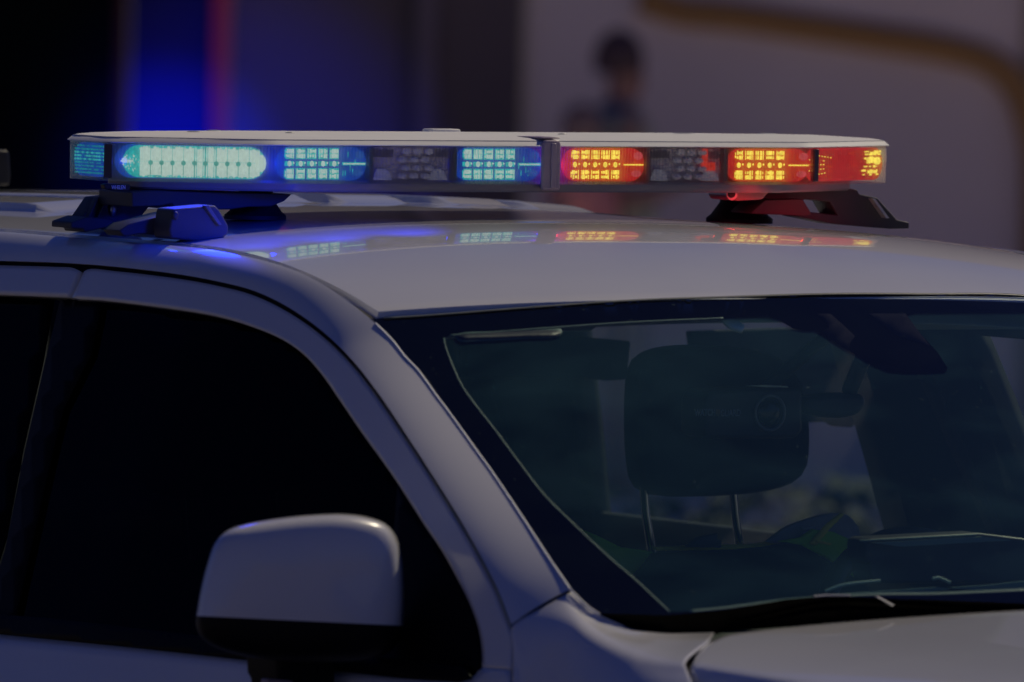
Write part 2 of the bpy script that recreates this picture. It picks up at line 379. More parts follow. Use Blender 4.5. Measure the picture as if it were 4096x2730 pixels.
person('person', 2330, 400, 39.9, [skin, mat('red_cloth', (.95, .36, .30), .9), mat('khaki_trousers', (.46, .42, .38), .9), mat('brown_hair', (.30, .20, .18), .7)],
       'blurred shorter person in reddish top beside the dark-haired one', (.8, -.4), 1.44)

# ------------------------------------------------------------------ surfaces of the car (z relative to the light bar's middle)
def roofz(x, y):
    z = -.072 - .033*min(1.4, abs(x)/.65)**2.4
    if y < -.25: z -= .27*(-.25-y)**2.19
    if y > .3: z -= .024*(y-.3)**2
    return z
def Ss(off=0.0):
    def F(p):
        t = (-.13-p.z)/.55
        X = -(.695+off + .205*max(t, 0)**.82 if t > 0 else .695+off + .2*t)
        if p.y < -.4: X += .085*(-.4-p.y)**1.4
        return p.x - X
    return F
def SIDE(off=0.0):
    F = Ss(off); return lambda px, py: HIT(px, py, F)
def Ws(off=0.0):
    def F(p):
        zz = p.z+.151
        return p.y - (-.836+off + .20*p.x*p.x + 1.87*zz - .10*zz*(zz+.42))
    return F
def WIND(off=0.0):
    F = Ws(off); return lambda px, py: HIT(px, py, F)

# outlines traced on the photograph (pixels of the 4096 px frame)
D_ = [(-420, 1040), (-200, 1046), (0, 1053), (212, 1059), (365, 1068), (552, 1086), (722, 1108), (850, 1131), (1000, 1168), (1110, 1216), (1210, 1277), (1312, 1357), (1414, 1461), (1516, 1594), (1655, 1802), (1760, 1965), (1846, 2105), (1920, 2237), (1991, 2380), (2036, 2501)]
G_up = [(751, 983), (904, 1010), (1057, 1043), (1210, 1094), (1337, 1165), (1414, 1222), (1478, 1272)]
G_lo = [(1500, 1292), (1567, 1359), (1623, 1430), (1669, 1478), (1751, 1590), (1783, 1632), (1910, 1808), (1976, 1900), (2091, 2072), (2187, 2219), (2282, 2359)]
G_base = [(2282, 2359), (2359, 2432), (2442, 2480), (2537, 2513), (2665, 2530), (2792, 2530), (2862, 2526)]
W_ = [(285, 1192), (404, 1199), (595, 1221), (807, 1252), (935, 1282), (1108, 1348), (1210, 1414), (1286, 1497), (1358, 1600), (1450, 1735), (1572, 1905), (1705, 2111), (1771, 2209), (1830, 2316), (1878, 2412), (1914, 2513), (1929, 2614), (1920, 2673), (1884, 2713), (1830, 2724)]
BELT = [(-400, 2490), (0, 2532), (529, 2585), (1032, 2641), (1277, 2672), (1605, 2709), (1830, 2724)]
def shift(curve, d):
    C = cat(curve, 90); out = []
    for i in range(90):
        t = C[min(i+1, 89)]-C[max(i-1, 0)]; t /= np.linalg.norm(t); out.append((C[i][0]-t[1]*d, C[i][1]+t[0]*d))
    return out

car = thing('police_car', (0, 0, -ZL), 'white police car with its windscreen, side mirror and roof in view', 'car')
# --- roof panel
xs = np.linspace(-.642, .642, 300); ys = np.concatenate([np.linspace(-.25, 0, 12)[:-1], np.linspace(0, 2.6, 70)])
ribx = [-.41, -.24, -.07, .105, .28, .443]
rv = []; front = []
def rib(x, y):
    h = 0
    for i, rx in enumerate(ribx):
        st = .47+.02*(i % 2); e = min(1, max(0, (y-st)/.06)); d = abs(x-rx)
        if d < .060: h += .0115*e*min(1, (.060-d)/.008)
    return h
vs = np.linspace(0, 1, 22)
Y_all = []
for j in range(22+len(ys)-1): pass
for j in range(22):
    for x in xs:
        yf = -.842 + .115*x*x; y = yf + (-.25-yf)*vs[j]; rv.append(Vector((x, y, roofz(x, y))))
for y in ys[1:]:
    for x in xs: rv.append(Vector((x, y, roofz(x, y)+rib(x, y))))
nr = 22+len(ys)-1
# edges of the panel turn down: front lip and both sides
fr_row = [rv[i] for i in range(300)]
lip1 = [p + Vector((0, -.0012, -.0008)) for p in fr_row]; lip2 = [p + Vector((0, -.0022, -.0095)) for p in fr_row]
rv = lip2 + lip1 + rv; nr += 2; nc = 302
rv2 = []
for j in range(nr):
    row = rv[j*300:(j+1)*300]
    rv2 += [row[0] + Vector((-.003, 0, -.012))] + row + [row[-1] + Vector((.003, 0, -.012))]
mesh('roof_panel', rv2, gridfaces(nr, nc), PAINT, car, auto=40)
# --- roof ditch between the panel and the rail, both sides
def ditch(side):
    P = []; Y = list(np.linspace(-.80, -.2, 30)) + list(np.linspace(-.15, 2.6, 20))
    for y in Y:
        x = .643; z = roofz(x, y)
        P.append([Vector((side*.644, y, z-.008)), Vector((side*.652, y, z-.013)), Vector((side*.662, y, z-.013)), Vector((side*.676, y, z-.012))])
    v = [p for row in P for p in row]
    mesh('roof_ditch', v, gridfaces(len(Y), 4), PAINT, car, solid=0)
    st = []
    for y in Y:
        z = roofz(.643, y); st += [Vector((side*.6475, y, z-.0085)), Vector((side*.6535, y, z-.0075)), Vector((side*.659, y, z-.0095))]
    mesh('ditch_seal', st, gridfaces(len(Y), 3), SEAL, car)
ditch(-1); ditch(1)
# --- rail and A-pillar, near side
G3 = []
for y in list(np.linspace(2.6, -.22, 24)): G3.append(Vector((-.672, y, roofz(.65, y)-.0015)))
for p in cat(G_up, 22)[1:]: G3.append(PX(p[0], p[1], -.670))
last_up = G3[-1]
for p in cat(G_lo, 50): G3.append(HIT(p[0], p[1], Ws(-.012)))
# smooth it
A = np.array([tuple(p) for p in G3]);
for _ in range(3): A[1:-1] = .25*A[:-2]+.5*A[1:-1]+.25*A[2:]
G3 = A
D3 = []
for p in cat(D_, 110): D3.append(tuple(HIT(p[0], p[1], Ss(0))))
D3 = np.array(D3)
# extend the gap line rearwards
yy = D3[0][1]; ext = [(D3[0][0]+.0, y, D3[0][2]+(y-yy)*-.012) for y in np.linspace(2.6, yy+.05, 14)]
D3 = np.concatenate([np.array(ext), D3])
def split_at(C, px):
    best = None
    for i, p in enumerate(C):
        d = Vector(p)-CAM; k = DIST/d.dot(FWD); x = 2048+PPM*k*d.dot(RT)
        if best is None or abs(x-px) < best[0]: best = (abs(x-px), i)
    return best[1]
def to_px(p):
    d = Vector(p)-CAM; k = DIST/d.dot(FWD); return (2048+PPM*k*d.dot(RT), 1365-PPM*k*d.dot(UP))
def rail(name, g, d, n, drop=.004):
    g = cat(g, n); d = cat(d, n); rows = 16; V = [None]*((rows+4)*n)
    for i in range(n):
        a, b = Vector(g[i]), Vector(d[i]); L = (a-b).length
        bl_ = min(1, max(0, (-.55-a.y)/.3)); ch = b-a
        ta = (Vector((-1, -.10, -.25)).normalized()*L).lerp(ch + Vector((-.35*L, 0, 0)), bl_); sl = (Vector((-.30, 0, -1)).normalized()*L).lerp(ch + Vector((.12*L, 0, 0)), bl_*.8)
        # in the pillar part the band turns: outward tangent stays square to the band's run
        run = (Vector(g[min(i+1, n-1)])-Vector(g[max(i-1, 0)])).normalized()
        ta = (ta - run*ta.dot(run)); ta = ta.normalized()*L*.60
        sl = (sl - run*sl.dot(run)); sl = sl.normalized()*L*1.1
        pts = []
        for r in range(rows):
            t = r/(rows-1); pts.append((2*t**3-3*t*t+1)*a + (t**3-2*t*t+t)*ta + (-2*t**3+3*t*t)*b + (t**3-t*t)*sl)
        ia = Vector((.6, .1, -.8)).normalized(); ib = Vector((1, 0, -.0))
        pts = [a + ia*.012 + Vector((.002, 0, 0)), a + ia*.0025 + Vector((.0005, 0, 0))] + pts + [b + ib*.003 + Vector((0, 0, -.0012)), b + ib*.018]
        for r, p in enumerate(pts): V[r*n+i] = p
    o = mesh(name, V, gridfaces(rows+4, n), PAINT, car, face_cam=True, auto=50)
    return [V[r*n+n-1] for r in range(2, rows+2)]
def off_up(C, dz):   # lift a gap line a little up/out so a dark groove is left
    return np.array([(p[0], p[1], p[2]) for p in C])
D_rail = np.array([tuple(HIT(p[0], p[1], Ss(.004))) for p in shift(D_, -9)[::1]])
D_rail = np.concatenate([np.array(ext)+np.array([0, 0, .004]), D_rail])
ig, idd = split_at(G3, 474), split_at(D_rail, 366)
ENDC = rail('front_roof_rail', G3[ig:], D_rail[idd:], 150)
ig2, id2 = split_at(G3, 462), split_at(D_rail, 355)
rail('rear_roof_rail', G3[:ig2+1], D_rail[:id2+1], 40)
# far side rail and pillar mirror the near one (its rear run shows beyond the roof at the right)
def rail_far(n=120):
    g = cat(G3*np.array([-1, 1, 1]), n); d = cat(D_rail*np.array([-1, 1, 1]), n); V = [None]*(10*n)
    for i in range(n):
        a, b = Vector(g[i]), Vector(d[i]); L = (a-b).length
        for r in range(10):
            t = r/9; V[r*n+i] = (2*t**3-3*t*t+1)*a + (t**3-2*t*t+t)*Vector((1, 0, 0))*L*.9 + (-2*t**3+3*t*t)*b + (t**3-t*t)*Vector((.3, 0, -1))*L*.9
    mesh('far_roof_rail', V, gridfaces(10, n), PAINT, car, solid=.004)
rail_far()
# dark backing under every gap
gapb = []
for p in cat(D_[1:], 120): gapb.append(p)
V = []
for d in (-26, 0, 26):
    for p in shift(D_, d): V.append(HIT(p[0], p[1], Ss(-.022)))
mesh('door_seal', V, gridfaces(3, 90), SEAL, car, solid=.002, face_cam=True)
# --- doors, near side
Dd = shift(D_, 9)
frontD = [p for p in Dd if p[0] > 345]
inner = [tuple(p) for p in cat(W_, 90)]
low = [tuple(p) for p in cat(BELT, 60)]
poly = [(336, 1086)] + frontD + [(2050, 2600), (2040, 2730), (2030, 2900), (2010, 3100), (-150, 3100), (-150, 2514)] + [p for p in low if p[0] > -140] + inner[::-1] + [(297, 1146), (310, 1112)]
def loftpx(curves, n, rows, F):
    C = [cat(c, n) for c in curves]; V = []
    for r in range(rows):
        t = r/(rows-1)*(len(C)-1); k = min(len(C)-2, int(t)); q = C[k]*(1-(t-k)) + C[k+1]*(t-k)
        V += [F(p[0], p[1]) for p in q]
    return V, gridfaces(rows, n)
va, fa = loftpx([[(336, 1086)] + frontD[::3] + [(2050, 2560), (2046, 2620), (2040, 2680)], [(288, 1192)] + W_[1:17] + [(1928, 2672)]], 160, 9, SIDE(0))
lowtop = [(-150, 2514)] + BELT[1:] + [(1886, 2714), (1928, 2674), (1985, 2676), (2040, 2682)]
vb, fb = loftpx([lowtop, [(-150, 2900), (600, 2950), (1300, 2980), (2034, 2960)], [(-150, 3200), (2030, 3200)]], 120, 14, SIDE(0))
door = mesh('front_door', va+vb, fa+[tuple(i_+len(va) for i_ in f_) for f_ in fb], PAINT, car, solid=.012, face_cam=True)
rearD = [p for p in Dd if p[0] < 318]
va, fa = loftpx([[(-415, 1052)] + rearD[::2] + [(320, 1085)], [(-415, 1160), (0, 1176), (153, 1182), (275, 1187)]], 60, 7, SIDE(0))
rdoor = mesh('rear_door', va, fa, PAINT, car, solid=.012, face_cam=True)
poly = [(-160, 2512), (-160, 3100), (-900, 3050), (-900, 2440)]
sheet('lower_skin', poly, SIDE(.0), PAINT, rdoor, g=90, solid=.012)
# rear door frame, pillar and window rearwards of the frame edge
vq = []
def sideX(z):
    t = (-.13-z)/.55; return -(.695 + .205*max(t, 0)**.82 if t > 0 else .695+.2*t)
Yr = list(np.linspace(.55, 2.6, 16))
zz_ = list(np.linspace(-.13, -.19, 4))
mesh('frame_rear', [Vector((sideX(z), y, z-(y-.55)*.012)) for z in zz_ for y in Yr], gridfaces(4, 16), PAINT, rdoor, solid=.01, face_cam=True)
zz_ = list(np.linspace(-.65, -1.35, 12))
mesh('skin_rear', [Vector((sideX(z), y, z)) for z in zz_ for y in Yr], gridfaces(12, 16), PAINT, rdoor, solid=.01, face_cam=True)
zz_ = list(np.linspace(-.18, -.66, 8))
mesh('side_glass', [Vector((sideX(z)+.012, y, z)) for z in zz_ for y in Yr], gridfaces(8, 16), mat('black_privacy_glass', (.003, .003, .004), .1, spec=.15), rdoor, solid=.004, face_cam=True)
# front side window, black trims
wi = shift(W_, -14)
winpoly = [(255, 1175)] + [(x+6, y-6) for x, y in [tuple(p) for p in cat(W_, 90)]] + [(1600, 2740), (1032, 2670), (400, 2600), (-60, 2560), (60, 2150), (120, 1800), (200, 1450)]
sheet('front_window', winpoly, SIDE(-.024), SGLASS, door, g=45, solid=.004)
winpoly = [(-500, 1150), (0, 1160), (150, 1168), (215, 1172), (165, 1450), (85, 1800), (20, 2150), (-110, 2560), (-500, 2530)]
sheet('rear_window', winpoly, SIDE(-.024), SGLASS, rdoor, g=45, solid=.004)
pil = [(150, 1178), (278, 1184), (404, 1193), (395, 1260), (360, 1420), (330, 1480), (250, 1640), (210, 1800), (120, 2200), (40, 2560), (-90, 2560), (20, 2200), (100, 1800), (180, 1450), (240, 1200), (150, 1192)]
sheet('pillar_cover', pil, SIDE(-.017), TRIM, door, g=40, solid=.003)
bt = [(-400, 2420), (0, 2458), (230, 2476), (529, 2511), (780, 2540), (1032, 2572), (1400, 2620), (1850, 2668), (1884, 2713), (1830, 2728), (1605, 2713), (1277, 2676), (1032, 2645), (529, 2589), (0, 2536), (-400, 2494)]
sheet('belt_moulding', bt, SIDE(.004), TRIM, door, g=25, solid=.006)
# black corner cover of the window where the mirror stands
cc = [(1590, 1940), (1705, 2111), (1771, 2209), (1830, 2316), (1878, 2412), (1914, 2513), (1929, 2614), (1905, 2690), (1500, 2660), (1560, 2300)]
sheet('window_corner', cc, SIDE(-.017), TRIM, door, g=40, solid=.003)

# --- windscreen
top_edge = [(1489, 1276), (1536, 1272), (1700, 1262), (2100, 1231), (2500, 1203), (2900, 1188), (3300, 1176), (3700, 1176), (4096, 1182), (4330, 1192), (4500, 1206)]
wl = [tuple(p) for p in cat(G_lo, 60)]
wb = [tuple(p) for p in cat(G_base, 24)]
def topx(p):
    d = Vector(p)-CAM; k = DIST/d.dot(FWD); return (2048+PPM*k*d.dot(RT), 1365-PPM*k*d.dot(UP))
def mirr(pts):
    out = []
    for x, y in pts:
        q = HIT(x, y, Ws(0)); out.append(topx((-q.x, q.y, q.z)))
    return out[::-1]
top_edge = top_edge[:9] + mirr([(1489, 1276), (1700, 1262)])
base_far = mirr([(2665, 2530), (2862, 2526), (3200, 2500), (3623, 2463)])
wpoly = wl + wb[1:] + [(3200, 2500), (3623, 2463), (4096, 2440)] + base_far + mirr(cat(G_base[:5], 12)) + mirr(cat(G_lo, 30))[1:] + top_edge[::-1][1:]
ws = sheet('windscreen', wpoly, WIND(.0), WGLASS, car, g=60, solid=.0)
# black border printed inside the glass, with the sensor patch that hangs from its top edge
in_l = [(1776, 1352), (1780, 1380), (1808, 1457), (1846, 1540), (1905, 1625), (1974, 1712), (2102, 1885), (2181, 1985), (2282, 2085), (2442, 2235), (2537, 2316), (2678, 2448)]
in_b = [(2760, 2446), (2900, 2432), (3175, 2398), (3517, 2378), (3729, 2376), (4096, 2360), (4600, 2330)]
in_t = [(1800, 1341), (1900, 1334), (2255, 1307), (2500, 1290), (2893, 1272), (3070, 1266), (3108, 1276), (3172, 1316), (3212, 1325), (3261, 1324), (3330, 1364), (3402, 1408), (3498, 1464), (3555, 1487), (3625, 1494), (3700, 1493), (3785, 1489), (3790, 1473), (3753, 1413), (3695, 1349), (3660, 1308), (3625, 1266), (3660, 1254), (4096, 1252), (4480, 1262)]
inl_far = mirr(cat(in_l, 24)); far_b = inl_far[0]; far_t = inl_far[-1]
hole = [tuple(p) for p in cat(in_l, 60)] + in_b[:6] + inl_far + in_t[:-1][::-1]
outer = wpoly
sheet('black_border', outer, WIND(.006), FRIT, ws, g=50, solid=0, hole=hole)
sheet('glass_haze', hole, WIND(.010), glass('inner_glass_haze', (.95, 1.0, .98), 1.03, dust_haze=.080, dust_haze_col=(.16, .42, .46)), ws, g=60, solid=0)  # teal haze over the clear area, put into the colour of an added sheet
# dotted fade strips in the sensor patch (finer, so a little lighter)
DOT = mat('dotted_frit', (.020, .018, .024), .9, spec=0, var=.1)
for pl in ([(3268, 1256), (3322, 1256), (3372, 1300), (3420, 1345), (3400, 1372), (3395, 1400), (3330, 1362), (3290, 1326), (3318, 1312), (3310, 1292)],
           [(3473, 1255), (3622, 1255), (3664, 1312), (3720, 1384), (3640, 1360), (3590, 1345)]):
    sheet('dotted_fade', pl, WIND(.004), DOT, ws, g=40, solid=.0005)
# bright edge line of the glass under the roof lip and the capsule-shaped tag
EDGE = mat('grey_green_glass_edge', (.10, .12, .11), .4)
def strip(name, pts, wpx, F, mt, parent, n=80, solid=.001):
    C = cat(pts, n); V = []
    for s in (-1, 1):
        for i in range(n):
            t = C[min(i+1, n-1)]-C[max(i-1, 0)]; t /= np.linalg.norm(t); V.append(F(C[i][0]-t[1]*s*wpx/2, C[i][1]+t[0]*s*wpx/2))
    return mesh(name, V, gridfaces(2, n), mt, parent, solid=solid, face_cam=True)
strip('glass_edge', top_edge[1:], 6, WIND(-.004), EDGE, ws)
strip('glass_edge', in_l, 6, WIND(.003), mat('frit_dots', (.035, .10, .09), .6), ws)
strip('glass_edge', in_b[:6], 12, WIND(.003), mat('frit_dots', (.035, .10, .09), .6), ws)
strip('glass_edge', in_t[:5], 5, WIND(.003), mat('frit_dots', (.035, .10, .09), .6), ws)
cap = cat([(1826, 1345), (1840, 1337), (2000, 1330), (2225, 1322), (2246, 1328), (2235, 1342), (2100, 1350), (1900, 1358), (1845, 1358)], 60, True)
big = [tuple(p) for p in cap]; cxy = np.mean(cap, 0); 
sheet('toll_tag', [(cxy[0]+(x-cxy[0])*1.03, cxy[1]+(y-cxy[1])*1.5) for x, y in big], WIND(.0046), mat('frit_dots', (.035, .10, .09), .6), ws, g=30, solid=.0005)
sheet('tag_face', big, WIND(.0030), mat('tag_black', (.01, .012, .014), .5), ws, g=30, solid=.0005)

rim_strip = strip('pillar_flange', G_lo, 9, WIND(-.0145), PAINT, car, n=90, solid=.001)  # strip added to catch the sun as the pillar's rim highlight
strip('pillar_flange', G_base, 7, WIND(-.0145), PAINT, car, n=40, solid=.001)
# --- cowl, wipers
cow = [(2400, 2455), (2537, 2516), (2665, 2533), (2862, 2530), (2900, 2519), (3200, 2493), (3623, 2456), (4096, 2433)] + [(x, y+4) for x, y in mirr([(2665, 2530), (3200, 2500), (3623, 2463)])] + [(x, y-40) for x, y in mirr([(2665, 2530), (3623, 2463)])[::-1]] + [(4096, 2415), (3700, 2400), (3560, 2398), (3300, 2385), (3150, 2398), (2900, 2440), (2678, 2462)]
def COWL(px, py): return HIT(px, py, Ws(-.02))
sheet('cowl_panel', cow, COWL, mat('cowl_plastic', (.003, .003, .003), 1, spec=0), car, g=50, solid=.004)
def WP(px, py, o=-.035): return HIT(px, py, Ws(o))
wip = tube('wiper', [WP(x, y) for x, y in cat([(2950, 2478), (3150, 2432), (3290, 2404), (3400, 2398), (3600, 2408), (3900, 2424), (4300, 2428)], 30)], .0034, mat('cowl_plastic', (.006, .006, .006), .7), car)
tube('wiper_arm', [WP(x, y, -.045) for x, y in [(3255, 2388), (3300, 2384), (3400, 2384)]], .0018, STEEL, wip)
prism('wiper_clip', [WP(x, y, -.05) for x, y in [(3503, 2388), (3512, 2386), (3574, 2420), (3568, 2426)]], (0, -.004, 0), mat('wiper_bright', (.45, .45, .45), .4), wip)

# --- fender
def XR(pts, xsr):   # curve whose x runs between given values
    n = 50; C = cat(pts, n); t = np.linspace(0, 1, n); X = np.interp(t, np.linspace(0, 1, len(xsr)), xsr)
    return [PX(C[i][0], C[i][1], X[i]) for i in range(n)]
row0 = [HIT(p[0], p[1], Ws(-.012)) for p in cat([(2287, 2364)] + G_base[1:-1] + [(2858, 2528)], 50)]
r1 = XR([(2243, 2368), (2335, 2452), (2425, 2508), (2550, 2550), (2700, 2566), (2836, 2562)], [-.725, -.705, -.675, -.63])
r2 = XR([(2200, 2378), (2300, 2472), (2405, 2550), (2537, 2612), (2650, 2640), (2740, 2650)], [-.742, -.742, -.740, -.730])
r3 = XR([(2150, 2418), (2262, 2512), (2375, 2594), (2515, 2656), (2640, 2684), (2752, 2690)], [-.757, -.760, -.758, -.748])
r4 = XR([(2046, 2510), (2110, 2620), (2250, 2730), (2500, 2800), (2790, 2790)], [-.775, -.785, -.790, -.785])
r5 = XR([(2052, 2620), (2100, 2760), (2300, 2900), (2550, 2950), (2830, 2930)], [-.79, -.80, -.805, -.80])
r6 = XR([(2030, 3050), (2300, 3100), (2600, 3100), (2850, 3080)], [-.825, -.83, -.83, -.825])
for r_, fr_ in ((row0, 0.0), (r1, .12), (r2, .28), (r3, .55), (r4, 1.0)):
    k_ = fr_*(len(ENDC)-1); e_ = Vector(ENDC[int(k_)]).lerp(Vector(ENDC[min(len(ENDC)-1, int(k_)+1)]), k_-int(k_)) + Vector((0, -.0025, -.003))
    d_ = e_ - r_[0]
    for q_ in range(14): r_[q_] = r_[q_] + d_*(1-q_/14)**2*(1+2*q_/14)
rows = [row0, r1, r2, r3, r4, r5, r6]; V = []
cols = []
for c in range(50): cols.append(cat([tuple(r[c]) for r in rows], 50))
for r in range(50):
    for c in range(50): V.append(Vector(cols[c][r]))
mesh('fender', V, gridfaces(50, 50), PAINT, car, solid=.003, face_cam=True, auto=60)
mesh('fender_backing', [Vector(cols[c][r])+Vector((.03, .015, -.012)) for r in range(50) for c in range(50)], gridfaces(50, 50), SEAL, car, solid=.001, face_cam=True)
# --- hood: clamshell with a rounded shoulder
def hood_surf(x, y):
    a = min(abs(x), .73)
    z = -.537 - .024*(a/.6)**1.5 - .020*(a/.73)**8
    yy = -1.62-y
    return z - .012*max(0, yy) - (.10*(yy-.9)**1.8 if yy > .9 else 0)
hv = []
nx = 90; xsH = np.linspace(-.73, .73, nx); prof = []
for i in range(12):    # side fall, from below up to the shoulder
    a = (i/11)*R(72); prof.append(a)
rowsH = []
Yf = -3.0
def hy0(x):
    return -1.615 - .150*(max(0, abs(x)-.575)/.155)**1.4
for x in xsH:
    y0 = hy0(x); col = [Vector((x, y0+.001, hood_surf(x, y0)-.02)), Vector((x, y0, hood_surf(x, y0)-.004))]
    for t in np.linspace(0, 1, 50)**1.2: 
        y = y0-.004 + (Yf-y0)*t; col.append(Vector((x, y, hood_surf(x, y))))
    rowsH.append(col)
left = []
for k, (dx, dz) in enumerate([(.035, -.30), (.033, -.22), (.03, -.15), (.027, -.11), (.022, -.075), (.016, -.045), (.011, -.026), (.006, -.012), (.002, -.004)]):
    left.append((dx*1.6, dz))
allc = []
for dx, dz in left:
    col = []
    for j, p in enumerate(rowsH[0]):
        sh = -.10*min(1, -dz/.12)
        col.append(p + Vector((-dx, (sh if j < 40 else sh*(51-j)/11), dz)))
    allc.append(col)
allc += rowsH
for dx, dz in left[::-1]: allc.append([p + Vector((dx, 0, dz)) for p in rowsH[-1]])
V = [p for col in allc for p in col]
mesh('hood', V, gridfaces(len(allc), 52), PAINT, car, solid=.003, face_cam=True, auto=60)

# --- far side body (dark cabin trim inside), with its window openings
def farX(z): return -sideX(z)
def fpan(name, y0, y1, z0, z1, mt, th=.03, par=None, y0b=None, y1b=None, n=8, inset=0):
    y0b = y0 if y0b is None else y0b; y1b = y1 if y1b is None else y1b; V = []
    for i in range(n+1):
        t = i/n; z = z0+(z1-z0)*t
        for j in range(9):
            s = j/8; ya = y0+(y0b-y0)*t; yb = y1+(y1b-y1)*t; V.append(Vector((farX(z)-inset, ya+(yb-ya)*s, z)))
    return mesh(name, V, gridfaces(n+1, 9), mt, par or car, solid=th, face_cam=True)
fpan('far_roof_frame', -.75, 2.4, -.13, -.245, CABIN)
prism('cage_panel', [PY(x, y, .55) for x, y in [(1850, 1330), (2300, 1345), (2512, 1364), (2497, 1518), (2420, 1523), (2331, 1515), (1850, 1515)]], (0, .02, 0), CABIN, car, bevel=.004)
prism('cage_panel', [PY(x, y, .55) for x, y in [(2752, 1325), (2762, 1400), (3000, 1500), (3225, 1690), (3300, 1688), (3332, 1706), (3396, 1710), (3500, 1640), (3500, 1300)]], (0, .02, 0), CABIN, car, bevel=.004)
fpan('far_door', -1.75, 2.4, -.590, -1.3, CABIN, th=.012)
fpan('far_pillar', -.155, .25, -.22, -.66, CABIN, y0b=-.25, y1b=.235)
fpan('far_pillar', .98, 1.35, -.22, -.66, CABIN, y0b=1.12, y1b=1.4)
fpan('far_pillar', -.78, -.70, -.12, -.66, CABIN, y0b=-1.62, y1b=-1.50)
FG = glass('far_window_glass', (.92, .97, .93), 1.5)
fpan('far_window', .15, 1.12, -.22, -.66, FG, th=.0, inset=.01, n=4)
fpan('far_window', -1.5, -.15, -.22, -.66, FG, th=.0, inset=.01, n=4)
fpan('far_window', 1.3, 2.3, -.22, -.66, mat('black_privacy_glass', (.003, .003, .004), .1, spec=.15), th=.004, inset=.01, n=4)
mesh('tailgate', [Vector((x, 2.6, z)) for z in (-.13, -.6, -1.4) for x in (-.68, 0, .68)], gridfaces(3, 3), CABIN, car, solid=.02)
# headliner, floor, bulkheads
mesh('headliner', [Vector((x, y, min(roofz(x, y)-.045, -.12))) for y in np.linspace(-.80, 2.5, 24) for x in np.linspace(-.63, .63, 14)], gridfaces(24, 14), mat('grey_headliner', (.26, .32, .32), .95, spec=.05, bump=.3), car, solid=.004)
box('cabin_floor', (0, .3, -1.45), (.88, 2.2, .02), CABIN, car)
box('firewall', (0, -1.75, -1.02), (.85, .02, .35), CABIN, car)
mesh('dashboard', [Vector((x, y, z)) for (y, z) in ((-1.66, -.655), (-1.45, -.63), (-1.15, -.60), (-.98, -.605), (-.92, -.65), (-.90, -.78), (-1.0, -1.2)) for x in np.linspace(-.78, .80, 9)], gridfaces(7, 9), mat('dash_plastic', (.035, .05, .045), .55, spec=.3, bump=.4), car, solid=.004)
# near inner door and pillar trims keep daylight out of the footwell
mesh('door_card', [Vector((sideX(z)+.07, y, z)) for z in np.linspace(-.68, -1.4, 6) for y in np.linspace(-1.6, 2.4, 10)], gridfaces(6, 10), CABIN, car, solid=.01)
box('sun_visor', (.36, -.66, -.185), (.17, .012, .055), mat('grey_headliner', (.26, .32, .32), .95), car, rx=R(70))
box('sun_visor', (-.36, -.66, -.185), (.17, .012, .055), mat('grey_headliner', (.26, .32, .32), .95), car, rx=R(70))
# seats
def pillow(name, c, hx, hy, hz, mt, parent, rx=0, ex=3.2, nu=32, nv=20):
    V = []; M = Matrix.Rotation(rx, 3, 'X')
    def sg(v, e): return math.copysign(abs(v)**e, v)
    for i in range(nv+1):
        ph = -math.pi/2+math.pi*i/nv
        for j in range(nu):
            th = 2*math.pi*j/nu; e = 2/ex
            V.append(Vector(c) + M @ Vector((hx*sg(math.cos(ph), e)*sg(math.cos(th), e), hy*sg(math.cos(ph), 1)*sg(math.sin(th), 1) if False else hy*sg(math.cos(ph), e)*sg(math.sin(th), e), hz*sg(math.sin(ph), e))))
    return mesh(name, V, gridfaces(nv+1, nu, True), mt, parent)
def headrest(parent, cx, cy, traced):
    # outline of the cushion, swept into a rounded pad
    C = cat(traced, 48, True); O3 = [PY(p[0], p[1], cy) for p in C]; ctr = sum(O3, Vector())/48; V = []
    N = 9
    for k in range(-N, N+1):
        t = k/N; sc = (1-abs(t)**3.2)**(1/3.2) if abs(t) < 1 else 0; sc = .55+.45*sc if abs(t) < 1 else .5
        for p in O3: V.append(ctr + Vector(((p.x-ctr.x)*sc*.93, 0, (p.z-ctr.z)*sc)) + Vector((0, .034*math.sin(t*math.pi/2), 0)))
    fs = gridfaces(2*N+1, 48, True) + [tuple(range(48))[::-1], tuple(range(2*N*48, (2*N+1)*48))]
    return mesh('headrest', V, fs, CLOTH, parent)
HR = [(2500, 1674), (2503, 1560), (2512, 1483), (2542, 1428), (2612, 1396), (2727, 1381), (2880, 1385), (3010, 1400), (3120, 1440), (3195, 1520), (3228, 1650), (3233, 1802), (3223, 1866), (3185, 1918), (3083, 1958), (2891, 1980), (2750, 1986), (2644, 1985), (2570, 1974), (2527, 1936), (2507, 1834)]
def seat(cx, cy, traced, lab, posts):
    st = pillow('seat', (cx, cy+.02, -.98), .245, .075, .36, CLOTH, car, rx=R(-6), ex=3.5)
    pillow('seat_cushion', (cx, cy-.30, -1.30), .25, .26, .08, CLOTH, st, ex=3.5)
    headrest(st, cx, cy, traced)
    for p in posts:
        pts = [PY(x, y, cy) for x, y in p]; tube('headrest_post', pts, .0065, CHROME, st)
    return st
seat(.40, -.005, HR, '', [[(2574, 1930), (2582, 2050), (2614, 2250)], [(2930, 1930), (2940, 2050), (2968, 2250)]])
dx = -1955
HR2 = [(x-2870+918, y+2) for x, y in HR]
seat(-.39, .085, HR2, '', [[(722, 1950), (732, 2060), (750, 2245)], [(1092, 1950), (1100, 2060), (1118, 2245)]])
